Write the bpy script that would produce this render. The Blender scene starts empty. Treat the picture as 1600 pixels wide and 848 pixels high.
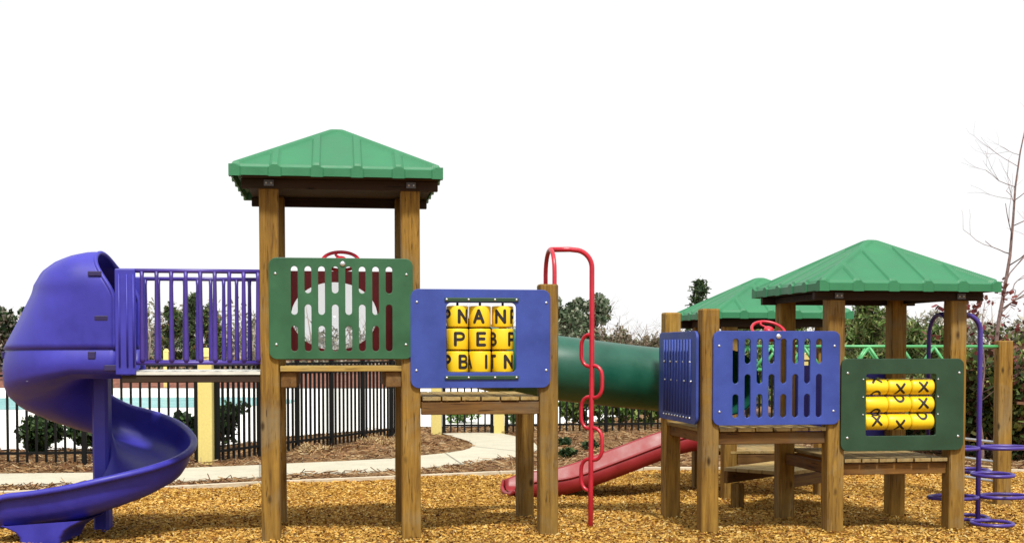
import bpy, bmesh, math, random
import numpy as np
from mathutils import Vector, Matrix
R = math.radians
random.seed(7); rng = np.random.default_rng(7)
scene = bpy.context.scene
col = scene.collection

# ------------------------------------------------------------------ camera
EYE = 1.45
F = 1950.0                      # focal length in pixels of a 1600 px wide picture
cam_d = bpy.data.cameras.new("camera"); cam = bpy.data.objects.new("camera", cam_d); col.objects.link(cam)
PITCH = 2.0
cam.location = (0, 0, EYE); cam.rotation_euler = (R(90 - PITCH), 0, 0)
cam_d.sensor_width = 36; cam_d.lens = 36 * F / 1600
cam_d.shift_y = (121 + F * math.tan(R(PITCH))) / 1600
cam_d.clip_start = 0.1; cam_d.clip_end = 2000
scene.camera = cam

# ------------------------------------------------------------------ sky, sun, exposure
SUN_EL, SUN_AZ = 56, 171        # azimuth clockwise from +Y (the direction the camera looks)
w = bpy.data.worlds.new("World"); scene.world = w; w.use_nodes = True
nt = w.node_tree; nt.nodes.clear()
out = nt.nodes.new('ShaderNodeOutputWorld'); bg = nt.nodes.new('ShaderNodeBackground')
sky = nt.nodes.new('ShaderNodeTexSky'); sky.sky_type = 'NISHITA'; sky.sun_disc = False
sky.sun_elevation = R(SUN_EL); sky.sun_rotation = R(SUN_AZ); sky.air_density = 1.0; sky.dust_density = 4.0
cloud = nt.nodes.new('ShaderNodeMix'); cloud.data_type = 'RGBA'
cloud.inputs['Factor'].default_value = 0.93
# white overcast that brightens towards the zenith, laid over the clear sky
tc = nt.nodes.new('ShaderNodeTexCoord'); sx = nt.nodes.new('ShaderNodeSeparateXYZ'); nt.links.new(tc.outputs['Generated'], sx.inputs[0])
cr_ = nt.nodes.new('ShaderNodeMapRange'); cr_.inputs['From Min'].default_value = .30; cr_.inputs['From Max'].default_value = 1.0
cr_.inputs['To Min'].default_value = 10.75; cr_.inputs['To Max'].default_value = 11.2
nt.links.new(sx.outputs[2], cr_.inputs['Value'])
cc_ = nt.nodes.new('ShaderNodeCombineColor')
for k_ in range(3): nt.links.new(cr_.outputs[0], cc_.inputs[k_])
nt.links.new(cc_.outputs[0], cloud.inputs['B'])
nt.links.new(sky.outputs[0], cloud.inputs['A'])
nt.links.new(cloud.outputs['Result'], bg.inputs['Color']); bg.inputs['Strength'].default_value = 0.10
nt.links.new(bg.outputs[0], out.inputs['Surface'])
sun_d = bpy.data.lights.new("sun", 'SUN'); sun = bpy.data.objects.new("sun", sun_d); col.objects.link(sun)
sun_d.energy = 4.9; sun_d.angle = R(7); sun_d.color = (1.0, 0.96, 0.88)
sd = Vector((math.sin(R(SUN_AZ)) * math.cos(R(SUN_EL)), math.cos(R(SUN_AZ)) * math.cos(R(SUN_EL)), math.sin(R(SUN_EL))))
sun.rotation_euler = sd.to_track_quat('Z', 'Y').to_euler()
sun.location = (0, 0, 20)
vs = scene.view_settings
vs.view_transform = 'Standard'; vs.look = 'None'; vs.gamma = 1; vs.exposure = 0.0; vs.use_curve_mapping = False
scene.render.resolution_x = 1024; scene.render.resolution_y = 542

# ------------------------------------------------------------------ materials
def new_mat(name):
    m = bpy.data.materials.new(name); m.use_nodes = True
    n = m.node_tree; b = n.nodes['Principled BSDF']
    return m, n, b
def L(n, a, b): n.links.new(a, b)
def noise(n, scale, detail=4, rough=.55, vec=None, dist=0):
    t = n.nodes.new('ShaderNodeTexNoise'); t.inputs['Scale'].default_value = scale
    t.inputs['Detail'].default_value = detail; t.inputs['Roughness'].default_value = rough
    t.inputs['Distortion'].default_value = dist
    if vec: L(n, vec, t.inputs['Vector'])
    return t
def ramp(n, fac, stops):
    r = n.nodes.new('ShaderNodeValToRGB'); L(n, fac, r.inputs[0])
    e = r.color_ramp.elements
    while len(e) < len(stops): e.new(0.5)
    for k, (p, c) in enumerate(stops):
        e[k].position = p; e[k].color = (*c, 1) if len(c) == 3 else c
    return r
def coords(n, scale=(1, 1, 1), kind='Object'):
    t = n.nodes.new('ShaderNodeTexCoord'); m = n.nodes.new('ShaderNodeMapping')
    m.inputs['Scale'].default_value = scale
    L(n, t.outputs[kind], m.inputs['Vector']); return m.outputs[0]
def bump(n, b, h, strength=.3, dist=.01):
    u = n.nodes.new('ShaderNodeBump'); u.inputs['Strength'].default_value = strength
    u.inputs['Distance'].default_value = dist; L(n, h, u.inputs['Height']); L(n, u.outputs[0], b.inputs['Normal'])
def mixc(n, f, a, b, mode='MIX'):
    m = n.nodes.new('ShaderNodeMix'); m.data_type = 'RGBA'; m.blend_type = mode
    for s, v in (('Factor', f), ('A', a), ('B', b)):
        if hasattr(v, 'is_linked'): L(n, v, m.inputs[s])
        elif isinstance(v, tuple): m.inputs[s].default_value = (*v, 1)
        else: m.inputs[s].default_value = v
    return m.outputs['Result']
def plastic(name, c, rough=.42, var=.22, grain=.25, worn=.35, gscale=260):
    """moulded outdoor plastic: slightly chalky patches, a fine pebble grain"""
    m, n, b = new_mat(name); v = coords(n)
    big = noise(n, 3.1, 5, .6, v)
    dark = tuple(x * (1 - var) for x in c); light = tuple(min(1, x * (1 + var) + .006) for x in c)
    r = ramp(n, big.outputs[0], [(.3, dark), (.7, light)])
    sp = noise(n, 55, 3, .7, v)
    f = ramp(n, sp.outputs[0], [(.60, (0, 0, 0)), (.78, (worn * .35,) * 3)])
    chalk = tuple(min(1, x * .7 + .09) for x in c)
    L(n, mixc(n, f.outputs[0], r.outputs[0], chalk), b.inputs['Base Color'])
    rr = ramp(n, big.outputs[0], [(.3, (rough * .8,) * 3), (.75, (min(1, rough * 1.3),) * 3)])
    L(n, rr.outputs[0], b.inputs['Roughness'])
    g = noise(n, gscale, 2, .5, v); bump(n, b, g.outputs[0], grain, .002)
    return m
def wood(name, c1, c2, c3, stretch=(1, 1, .07), scale=22, rough=.8):
    m, n, b = new_mat(name)
    oi = n.nodes.new('ShaderNodeObjectInfo')
    t = n.nodes.new('ShaderNodeTexCoord'); mp = n.nodes.new('ShaderNodeMapping'); mp.inputs['Scale'].default_value = stretch
    add = n.nodes.new('ShaderNodeVectorMath'); add.operation = 'ADD'
    mul = n.nodes.new('ShaderNodeVectorMath'); mul.operation = 'SCALE'; mul.inputs['Scale'].default_value = 13
    cmb = n.nodes.new('ShaderNodeCombineXYZ')
    for k in range(3): L(n, oi.outputs['Random'], cmb.inputs[k])
    L(n, cmb.outputs[0], mul.inputs[0]); L(n, t.outputs['Object'], add.inputs[0]); L(n, mul.outputs[0], add.inputs[1])
    L(n, add.outputs[0], mp.inputs[0]); v = mp.outputs[0]
    a = noise(n, scale, 6, .65, v, .6)
    r = ramp(n, a.outputs[0], [(.28, c3), (.45, c2), (.66, c1)])
    # blotchy weathering
    bl = noise(n, 2.6, 4, .6, add.outputs[0])
    fb = ramp(n, bl.outputs[0], [(.35, (0, 0, 0)), (.75, (.55,) * 3)])
    c = mixc(n, fb.outputs[0], r.outputs[0], tuple(x * .55 + .01 for x in c2))
    # grey weathering and thin drying cracks that run with the grain
    gw = noise(n, 1.7, 5, .7, add.outputs[0], .8); fg = ramp(n, gw.outputs[0], [(.50, (0, 0, 0)), (.72, (.5,) * 3)])
    c = mixc(n, fg.outputs[0], c, (c1[0] * .62, c1[0] * .55, c1[0] * .36))
    ck = noise(n, scale * 2.6, 2, .5, v, .2); fk = ramp(n, ck.outputs[0], [(.30, (.8,) * 3), (.36, (0, 0, 0))])
    c = mixc(n, fk.outputs[0], c, tuple(x * .5 for x in c3))
    # knots
    mk = n.nodes.new('ShaderNodeMapping'); mk.inputs['Scale'].default_value = tuple(1 if s == 1 else .45 for s in stretch)
    L(n, add.outputs[0], mk.inputs[0])
    vo = n.nodes.new('ShaderNodeTexVoronoi'); vo.inputs['Scale'].default_value = 6.0; L(n, mk.outputs[0], vo.inputs['Vector'])
    k = ramp(n, vo.outputs['Distance'], [(.05, (.85,) * 3), (.13, (0, 0, 0))])
    # every timber has its own shade and a little more or less grey in it
    vr = ramp(n, oi.outputs['Random'], [(0, (.78, .78, .84)), (.35, (1.04, 1.0, .92)), (.7, (.90, .86, .80)), (1, (1.12, 1.12, 1.12))])
    fin = mixc(n, 1.0, mixc(n, k.outputs[0], c, tuple(x * .3 for x in c3)), vr.outputs[0], 'MULTIPLY')
    L(n, fin, b.inputs['Base Color'])
    b.inputs['Roughness'].default_value = rough; b.inputs['Specular IOR Level'].default_value = .25
    bump(n, b, a.outputs[0], .5, .004)
    return m
def simple(name, c, rough=.6, metal=0, var=.15, scale=8, bmp=.2, bd=.005):
    m, n, b = new_mat(name); v = coords(n)
    a = noise(n, scale, 5, .6, v)
    r = ramp(n, a.outputs[0], [(.3, tuple(x * (1 - var) for x in c)), (.7, tuple(min(1, x * (1 + var)) for x in c))])
    L(n, r.outputs[0], b.inputs['Base Color']); b.inputs['Roughness'].default_value = rough
    b.inputs['Metallic'].default_value = metal
    if bmp: bump(n, b, a.outputs[0], bmp, bd)
    return m
M = {}
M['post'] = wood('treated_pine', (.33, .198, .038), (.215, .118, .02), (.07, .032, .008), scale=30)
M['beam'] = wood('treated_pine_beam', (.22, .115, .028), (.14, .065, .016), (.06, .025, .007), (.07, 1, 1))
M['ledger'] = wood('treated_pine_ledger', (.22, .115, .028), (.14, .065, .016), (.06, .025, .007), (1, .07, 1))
M['deck'] = wood('deck_board', (.42, .32, .13), (.32, .22, .08), (.13, .08, .03), (1, .06, 1))
M['edge_board'] = wood('deck_edge_board', (.48, .36, .11), (.38, .26, .07), (.2, .12, .03), (.06, 1, 1))
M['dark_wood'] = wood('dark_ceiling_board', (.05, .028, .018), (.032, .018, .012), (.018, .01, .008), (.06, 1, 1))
M['purple'] = plastic('purple_plastic', (.027, .024, .31), .48, worn=.6)
M['purple_dark'] = plastic('purple_recess_shade', (.014, .007, .07), .5)  # dark purple standing in for the shade inside the bolt recesses
M['violet'] = plastic('violet_coated_steel', (.046, .024, .23), .4)
M['blue'] = plastic('blue_sheet_plastic', (.020, .046, .27), .55, grain=.35, worn=.7)
M['green'] = plastic('green_sheet_plastic', (.014, .088, .032), .48, grain=.4)
M['dgreen'] = plastic('dark_green_sheet_plastic', (.007, .040, .015), .48, grain=.4)
M['roof'] = plastic('green_moulded_roof', (.016, .155, .062), .55, var=.10, worn=.8, grain=.6, gscale=120)
M['tube'] = plastic('green_tube_plastic', (.003, .075, .046), .4)
M['red'] = plastic('red_plastic', (.22, .006, .010), .5)
M['red_steel'] = plastic('red_coated_steel', (.44, .012, .03), .32)
M['red_dark'] = plastic('dark_red_sheet_plastic', (.26, .012, .02), .45)
M['yellow'] = plastic('yellow_drum_plastic', (.78, .52, .008), .35, var=.08)
M['orange'] = plastic('orange_spacer', (.75, .22, .03), .4)
M['ink'] = simple('black_lettering', (.012, .008, .006), .6, var=.1, bmp=0)
M['truss'] = plastic('green_coated_steel', (.07, .34, .12), .38)
M['steel'] = simple('galvanised_bolt', (.55, .57, .6), .35, .8)
M['dsteel'] = simple('dull_bracket_steel', (.12, .12, .13), .5, .7)
M['iron'] = simple('black_iron', (.006, .006, .006), .7, .0, bmp=0); M['iron'].node_tree.nodes['Principled BSDF'].inputs['Specular IOR Level'].default_value = .15
M['pillar'] = simple('yellow_stucco', (.60, .50, .17), .85, var=.08, scale=30, bmp=.3)
M['bubble'] = None
m, n, b = new_mat('clear_bubble'); b.inputs['Base Color'].default_value = (.75, .82, .82, 1); b.inputs['Roughness'].default_value = .15
tr = n.nodes.new('ShaderNodeBsdfTransparent'); mx = n.nodes.new('ShaderNodeMixShader'); mx.inputs[0].default_value = .32
L(n, tr.outputs[0], mx.inputs[1]); L(n, b.outputs[0], mx.inputs[2]); L(n, mx.outputs[0], n.nodes['Material Output'].inputs['Surface']); M['bubble'] = m

# concrete, water, soils
def concrete(name, c, scale=3, var=.1):
    m, n, b = new_mat(name); v = coords(n)
    a = noise(n, scale, 8, .65, v); f = noise(n, 90, 3, .6, v)
    r = ramp(n, a.outputs[0], [(.3, tuple(x * (1 - var) for x in c)), (.7, tuple(min(1, x * (1 + var)) for x in c))])
    s = ramp(n, f.outputs[0], [(.35, (.8,) * 3), (.6, (1,) * 3)])
    L(n, mixc(n, 1.0, r.outputs[0], s.outputs[0], 'MULTIPLY'), b.inputs['Base Color'])
    b.inputs['Roughness'].default_value = .9; bump(n, b, f.outputs[0], .3, .004); return m
M['path'] = concrete('concrete_path', (.47, .44, .34))
M['pooldeck'] = concrete('pale_pool_deck', (.78, .77, .73), 1.2, .06)
M['kerb'] = wood('edging_timber', (.72, .66, .5), (.6, .52, .38), (.35, .27, .17), (.08, 1, 1))
m, n, b = new_mat('pool_water'); v = coords(n); a = noise(n, 1.5, 4, .6, v)
r = ramp(n, a.outputs[0], [(.3, (.10, .34, .35)), (.7, (.24, .50, .49))]); L(n, r.outputs[0], b.inputs['Base Color'])
b.inputs['Roughness'].default_value = .25; bump(n, b, noise(n, 6, 4, .6, v).outputs[0], .3, .05); b.inputs['Specular IOR Level'].default_value = .2; M['water'] = m
def soil(name, stops, scale=28, bs=.8, bd=.03, big=.8):
    m, n, b = new_mat(name); v = coords(n)
    a = noise(n, scale, 8, .72, v, .3); g = noise(n, big, 4, .6, v)
    r = ramp(n, a.outputs[0], stops)
    s = ramp(n, g.outputs[0], [(.3, (.72,) * 3), (.7, (1.1,) * 3)])
    L(n, mixc(n, 1.0, r.outputs[0], s.outputs[0], 'MULTIPLY'), b.inputs['Base Color'])
    b.inputs['Roughness'].default_value = .95; b.inputs['Specular IOR Level'].default_value = .1
    bump(n, b, a.outputs[0], bs, bd); return m
M['chip_bed'] = soil('wood_chip_bed', [(.30, (.10, .035, .008)), (.43, (.28, .13, .018)), (.56, (.46, .25, .035)), (.72, (.56, .36, .09))], 55)
M['straw_bed'] = soil('pine_straw_ground', [(.30, (.07, .032, .015)), (.47, (.19, .11, .05)), (.62, (.28, .18, .09)), (.75, (.38, .29, .17))], 16)
M['mulch'] = soil('red_mulch', [(.3, (.06, .02, .015)), (.5, (.2, .08, .055)), (.7, (.36, .2, .14))], 5)
def attr_mat(name, rough=.85, trans=0.0, attr='tint'):
    m, n, b = new_mat(name)
    a = n.nodes.new('ShaderNodeAttribute'); a.attribute_name = attr
    L(n, a.outputs['Color'], b.inputs['Base Color']); b.inputs['Roughness'].default_value = rough
    b.inputs['Specular IOR Level'].default_value = .2
    if trans:
        tr = n.nodes.new('ShaderNodeBsdfTranslucent'); L(n, a.outputs['Color'], tr.inputs['Color'])
        mx = n.nodes.new('ShaderNodeMixShader'); mx.inputs[0].default_value = trans
        o = n.nodes['Material Output']; L(n, b.outputs[0], mx.inputs[1]); L(n, tr.outputs[0], mx.inputs[2]); L(n, mx.outputs[0], o.inputs['Surface'])
    return m
M['chips'] = attr_mat('loose_wood_chip', .85)
M['leaf'] = attr_mat('leaf', .5, .3)
M['needle'] = attr_mat('straw_needle', .9)
M['bark'] = simple('grey_brown_bark', (.13, .085, .06), .9, var=.4, scale=20, bmp=.6, bd=.02)
M['bark_red'] = simple('reddish_bark', (.17, .11, .10), .9, var=.4, scale=20, bmp=.6, bd=.02)

# ------------------------------------------------------------------ object helpers
def thing(name, label, cat, loc=(0, 0, 0), rot=0, group=None):
    o = bpy.data.objects.new(name, None); col.objects.link(o); o.empty_display_size = .2
    o.location = loc; o.rotation_euler = (0, 0, rot); o['label'] = label; o['category'] = cat
    if group: o['group'] = group
    return o
def tag(o, label, cat, group=None, kind=None):
    o['label'] = label; o['category'] = cat
    if group: o['group'] = group
    if kind: o['kind'] = kind
    return o
def link(name, me, parent=None, label=None):
    o = bpy.data.objects.new(name, me); col.objects.link(o)
    if parent is not None: o.parent = parent
    if label: o['label'] = label
    return o
def copy_thing(o, loc=None, rot=None, label=None):
    def rec(s, p):
        c = s.copy(); col.objects.link(c)
        if p is not None: c.parent = p
        for ch in list(s.children): rec(ch, c)
        return c
    c = rec(o, None)
    if loc is not None: c.location = loc
    if rot is not None: c.rotation_euler = (0, 0, rot)
    if label: c['label'] = label
    return c
class MB:
    def __init__(s): s.v = []; s.f = []; s.mi = []; s.sm = []
    def add(s, vs_, fs, mi=0, smooth=False):
        k = len(s.v); s.v += [tuple(p) for p in vs_]
        for f in fs: s.f.append(tuple(i + k for i in f)); s.mi.append(mi); s.sm.append(smooth)
    def box(s, a, b, mi=0, top_in=0.0, rough=0.0):
        (x0, y0, z0), (x1, y1, z1) = a, b; t = top_in
        p = [(x0, y0, z0), (x1, y0, z0), (x1, y1, z0), (x0, y1, z0), (x0 + t, y0 + t, z1), (x1 - t, y0 + t, z1), (x1 - t, y1 - t, z1), (x0 + t, y1 - t, z1)]
        s.add(p, [(0, 3, 2, 1), (4, 5, 6, 7), (0, 1, 5, 4), (1, 2, 6, 5), (2, 3, 7, 6), (3, 0, 4, 7)], mi)
    def post(s, cx, cy, w_, z0, z1, c=.008, mi=0, tilt=(0, 0)):
        """square post with chamfered edges and slightly eased top"""
        h = w_ / 2
        ring = [(-h + c, -h), (h - c, -h), (h, -h + c), (h, h - c), (h - c, h), (-h + c, h), (-h, h - c), (-h, -h + c)]
        vs_ = []
        for z, k in ((z0, 1), (z1 - .012, 1), (z1, .91)):
            for x, y in ring: vs_.append((cx + x * k + tilt[0] * (z - z0), cy + y * k + tilt[1] * (z - z0), z))
        fs = []
        for L_ in range(2):
            for i in range(8): fs.append((L_ * 8 + i, L_ * 8 + (i + 1) % 8, L_ * 8 + 8 + (i + 1) % 8, L_ * 8 + 8 + i))
        fs.append(tuple(range(16, 24))); fs.append(tuple(range(7, -1, -1)))
        s.add(vs_, fs, mi)
    def tube(s, pts, r, n=10, mi=0, closed=False, caps=True):
        pts = [Vector(p) for p in pts]; N = len(pts)
        rs = r if isinstance(r, (list, tuple)) else [r] * N
        prev = None; vs_ = []
        for i, p in enumerate(pts):
            if closed: t = pts[(i + 1) % N] - pts[i - 1]
            else: t = pts[min(i + 1, N - 1)] - pts[max(i - 1, 0)]
            t.normalize()
            if prev is None:
                a = Vector((0, 0, 1)) if abs(t.z) < .9 else Vector((1, 0, 0))
                nn = (a - t * a.dot(t)).normalized()
            else: nn = (prev - t * prev.dot(t)).normalized()
            prev = nn; bb = t.cross(nn)
            for k in range(n):
                an = 2 * math.pi * k / n
                vs_.append(p + (nn * math.cos(an) + bb * math.sin(an)) * rs[i])
        fs = []
        for i in range(N if closed else N - 1):
            j = (i + 1) % N
            for k in range(n): fs.append((i * n + k, i * n + (k + 1) % n, j * n + (k + 1) % n, j * n + k))
        if caps and not closed: fs.append(tuple(range(n - 1, -1, -1))); fs.append(tuple((N - 1) * n + k for k in range(n)))
        s.add(vs_, fs, mi, True)
    def disc(s, c, r, h, axis='y', n=12, mi=0, dome=True):
        """a round bolt head sitting on a face that looks along -axis"""
        prof = [(r, 0), (r * .96, h * .5), (r * .6, h * .9), (0, h)] if dome else [(r, 0), (r, h), (0, h)]
        vs_ = []
        for rr, hh in prof[:-1]:
            for k in range(n):
                a = 2 * math.pi * k / n; x, z = rr * math.cos(a), rr * math.sin(a)
                vs_.append((c[0] + x, c[1] - hh, c[2] + z) if axis == 'y' else (c[0] - hh, c[1] + x, c[2] + z))
        vs_.append((c[0], c[1] - h, c[2]) if axis == 'y' else (c[0] - h, c[1], c[2]))
        fs = []; m_ = len(prof) - 1
        for i in range(m_ - 1):
            for k in range(n): fs.append((i * n + k, i * n + (k + 1) % n, (i + 1) * n + (k + 1) % n, (i + 1) * n + k))
        for k in range(n): fs.append(((m_ - 1) * n + k, (m_ - 1) * n + (k + 1) % n, m_ * n))
        s.add(vs_, fs, mi, True)
    def build(s, name, mats, parent=None, label=None):
        me = bpy.data.meshes.new(name); me.from_pydata(s.v, [], s.f)
        for m_ in (mats if isinstance(mats, (list, tuple)) else [mats]): me.materials.append(m_)
        me.polygons.foreach_set('material_index', s.mi); me.polygons.foreach_set('use_smooth', s.sm); me.update()
        return link(name, me, parent, label)
def arc(c, r, a0, a1, n, plane='xz', third=0):
    o = []
    for k in range(n + 1):
        a = R(a0 + (a1 - a0) * k / n); p, q = c[0] + r * math.cos(a), c[1] + r * math.sin(a)
        o.append((p, third, q) if plane == 'xz' else (p, q, third) if plane == 'xy' else (third, p, q))
    return o
def bevel(o, w_=.004, seg=2):
    b_ = o.modifiers.new('bevel', 'BEVEL'); b_.width = w_; b_.segments = seg; b_.limit_method = 'ANGLE'; b_.angle_limit = R(40)
    return o
def rrect(x0, x1, z0, z1, r, n=6):
    p = []
    for cx, cz, a in ((x1 - r, z1 - r, 0), (x0 + r, z1 - r, 90), (x0 + r, z0 + r, 180), (x1 - r, z0 + r, 270)):
        for k in range(n + 1):
            t = R(a + 90 * k / n); p.append((cx + r * math.cos(t), cz + r * math.sin(t)))
    return p
def sheet(name, outline, holes, y0, y1, mat_, parent, bev=.003, label=None):
    """flat cut-out sheet in the local xz plane, with real holes and thickness between y0 and y1"""
    cu = bpy.data.curves.new(name, 'CURVE'); cu.dimensions = '2D'; cu.fill_mode = 'BOTH'
    cu.extrude = (y1 - y0) / 2 - bev; cu.bevel_depth = bev; cu.bevel_resolution = 1
    for pl in [outline] + holes:
        sp = cu.splines.new('POLY'); sp.points.add(len(pl) - 1); sp.use_cyclic_u = True
        for i, (x, z) in enumerate(pl): sp.points[i].co = (x, z, 0, 1)
    tmp = bpy.data.objects.new('tmp', cu); col.objects.link(tmp)
    dg = bpy.context.evaluated_depsgraph_get(); me = bpy.data.meshes.new_from_object(tmp.evaluated_get(dg))
    bpy.data.objects.remove(tmp); bpy.data.curves.remove(cu)
    me.transform(Matrix.Translation((0, (y0 + y1) / 2, 0)) @ Matrix.Rotation(R(90), 4, 'X'))
    me.name = name; me.materials.clear(); me.materials.append(mat_)
    me.polygons.foreach_set('use_smooth', [False] * len(me.polygons))
    return link(name, me, parent, label)
def bolts(parent, pts, r=.011, h=.007, y=0, axis='y', m_='steel'):
    for p in pts:
        b_ = MB(); q = (p[0], y, p[1]) if axis == 'y' else (y, p[0], p[1])
        b_.disc(q, r, h, axis); b_.build('bolt', M[m_], parent)

# ------------------------------------------------------------------ terrain
def sst(a, b, x): t = min(1, max(0, (x - a) / (b - a))); return t * t * (3 - 2 * t)
GZ = -0.15
def gz(x, y):
    base = .0 + .015 * sst(-1, .2, x) - .06 * sst(.4, 1.7, x)
    t = sst(9.9, 13.2, y)
    return base * (1 - t) + GZ * t
def gp(px, py, z=GZ):                       # ground point seen at a pixel of the 1600 px picture
    Y = (EYE - z) * F / (py - 545.0); return ((px - 800.0) / F * Y, Y)

edge_pts = [(-16, 10.6), (-9, 12.7), (-5.6, 13.7), (-3.9, 14.2), (-2.97, 14.7), (-1.44, 15.35), (-.15, 15.95), (1.75, 16.5), (4.37, 16.45), (6.4, 16.25), (9, 15.3), (16, 12)]
EX = np.array([p[0] for p in edge_pts]); EY = np.array([p[1] for p in edge_pts])
def yedge(x): return float(np.interp(x, EX, EY))
# ground sheet to the horizon
me = MB(); S = 900
me.add([(-S, -60, GZ - .02), (S, -60, GZ - .02), (S, S, GZ - .02), (-S, S, GZ - .02)], [(0, 1, 2, 3)])
o = me.build('ground', M['straw_bed']); o['kind'] = 'structure'; o['label'] = 'brown pine straw covered ground around the playground'
# chip bed: a fine, lumpy sheet
POSTS = [(-1.79, 9.27), (-.76, 9.41), (-1.93, 10.3), (-.9, 10.45), (.28, 9.57), (.11, 10.61), (1.56, 9.93), (1.40, 10.96), (2.6, 10.09), (2.43, 11.13), (3.63, 10.25), (3.47, 11.29), (-3.24, 9.85), (.63, 9.97), (3.95, 10.55)]
def chip_height(x, y):
    m_ = sum(.028 * math.exp(-((x - a) ** 2 + (y - b_) ** 2) / .022) for a, b_ in POSTS if abs(x - a) < .5 and abs(y - b_) < .5)
    return m_ + gz(x, y) + .012 * math.sin(x * 3.1 + y * 1.7) * math.sin(y * 2.3 - x) + .008 * math.sin(x * 9.7 + 2) * math.sin(y * 8.1)
nx, ny = 300, 150
xs = np.linspace(-15, 15, nx); vs_ = []; fs = []
for i, x in enumerate(xs):
    ye = yedge(x)
    for j in range(ny):
        y = 5.5 + (ye - 5.5) * j / (ny - 1)
        vs_.append((x, y, chip_height(x, y) + rng.normal(0, .004)))
for i in range(nx - 1):
    for j in range(ny - 1):
        a = i * ny + j; fs.append((a, a + ny, a + ny + 1, a + 1))
b_ = MB(); b_.add(vs_, fs, 0, True); o = b_.build('wood_chip_ground', M['chip_bed']); o['kind'] = 'structure'; o['label'] = 'orange wood chip safety surface under the play structures'
# loose chips
def quads_object(name, C, A, B, cols, mat_):
    n_ = len(C); V = np.stack([C - A - B, C + A - B, C + A + B, C - A + B], 1).reshape(-1, 3)
    me = bpy.data.meshes.new(name); me.vertices.add(4 * n_); me.vertices.foreach_set('co', V.ravel())
    me.loops.add(4 * n_); me.loops.foreach_set('vertex_index', np.arange(4 * n_, dtype=np.int32))
    me.polygons.add(n_); me.polygons.foreach_set('loop_start', np.arange(0, 4 * n_, 4, dtype=np.int32))
    me.polygons.foreach_set('loop_total', np.full(n_, 4, dtype=np.int32))
    me.update(calc_edges=True)
    ca = me.color_attributes.new('tint', 'FLOAT_COLOR', 'POINT')
    c4 = np.ones((n_, 4)); c4[:, :3] = cols; ca.data.foreach_set('color', np.repeat(c4, 4, 0).ravel())
    me.materials.append(mat_); return me
def rand_dirs(n_, zs=1.0):
    d = rng.normal(size=(n_, 3)); d[:, 2] *= zs; return d / np.linalg.norm(d, axis=1, keepdims=True)
def pick(cols, n_, jit=.18, p=None):
    c = np.array(cols)[rng.choice(len(cols), n_, p=p)]
    return np.clip(c * (1 + rng.normal(0, jit, (n_, 1))), .004, .95)
NCH = 210000
Y = 8.4 + (rng.random(NCH) ** 1.25) * 8.0; X = (rng.random(NCH) * 2 - 1) * (Y * .45 + .4)
keep = np.array([y < yedge(x) - .03 for x, y in zip(X, Y)]); X, Y = X[keep], Y[keep]; n_ = len(X)
Z = np.array([chip_height(x, y) for x, y in zip(X, Y)]) + .004 + rng.random(n_) * .012
A = rand_dirs(n_, .3); up = rand_dirs(n_, .5); B = np.cross(A, up); B /= np.linalg.norm(B, axis=1, keepdims=True)
B[:, 2] *= .6
sc = rng.uniform(.45, 1.25, (n_, 1))
cols = pick([(.47, .265, .055), (.54, .34, .085), (.38, .185, .035), (.56, .42, .17), (.20, .08, .02), (.08, .03, .01)], n_, .12, [.36, .24, .18, .06, .10, .06])
patch = .93 + .13 * np.sin(X * 1.9 + 1.3 * np.sin(Y * 1.1)) * np.sin(Y * 2.3 + X * .8)
cols = np.clip(cols * patch[:, None] * np.array([1.12, 1.16, 1.25]), .003, .9)
me = quads_object('loose_wood_chips', np.stack([X, Y, Z], 1), A * .0155 * sc, B * .0068 * sc, cols, M['chips'])
tag(link('loose_wood_chips', me), 'scattered orange and brown wood chips covering the play area', 'wood chips', kind='stuff')
# a few dry leaves and sticks blown over the chips
NL = 260; Y = 8.8 + rng.random(NL) * 7; X = (rng.random(NL) * 2 - 1) * Y * .44
keep = np.array([y < yedge(x) - .05 for x, y in zip(X, Y)]); X, Y = X[keep], Y[keep]; n_ = len(X)
Z = np.array([chip_height(x, y) for x, y in zip(X, Y)]) + .022
A = rand_dirs(n_, .25); B = np.cross(A, rand_dirs(n_, .4)); B /= np.linalg.norm(B, axis=1, keepdims=True); st = (rng.random((n_, 1)) < .3)
me = quads_object('fallen_leaves', np.stack([X, Y, Z], 1), A * np.where(st, .05, .016), B * np.where(st, .003, .010), pick([(.16, .06, .02), (.22, .10, .03), (.10, .04, .015), (.26, .14, .05)], n_, .2), M['chips'])
tag(link('fallen_leaves', me), 'dry brown leaves and small twigs lying on the wood chips', 'leaf litter', kind='stuff')
# timber edging
b_ = MB()
ep = [(x, y) for x, y in edge_pts]
for (x0, y0), (x1, y1) in zip(ep[:-1], ep[1:]):
    d = Vector((x1 - x0, y1 - y0, 0)); Ln = d.length; d.normalize(); nrm = Vector((-d.y, d.x, 0)) * .055
    p0 = Vector((x0, y0, 0)); p1 = Vector((x1, y1, 0)) - d * .01
    z0, z1 = GZ - .1, GZ + .032
    vv = [p0 - nrm * 0, p1 - nrm * 0, p1 + nrm * 2, p0 + nrm * 2]
    b_.add([(v.x, v.y, z0) for v in vv] + [(v.x, v.y, z1) for v in vv], [(0, 3, 2, 1), (4, 5, 6, 7), (0, 1, 5, 4), (1, 2, 6, 5), (2, 3, 7, 6), (3, 0, 4, 7)])
o = b_.build('edging_kerb', M['kerb']); o['kind'] = 'structure'; o['label'] = 'pale timber kerb around the wood chip area'
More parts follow.
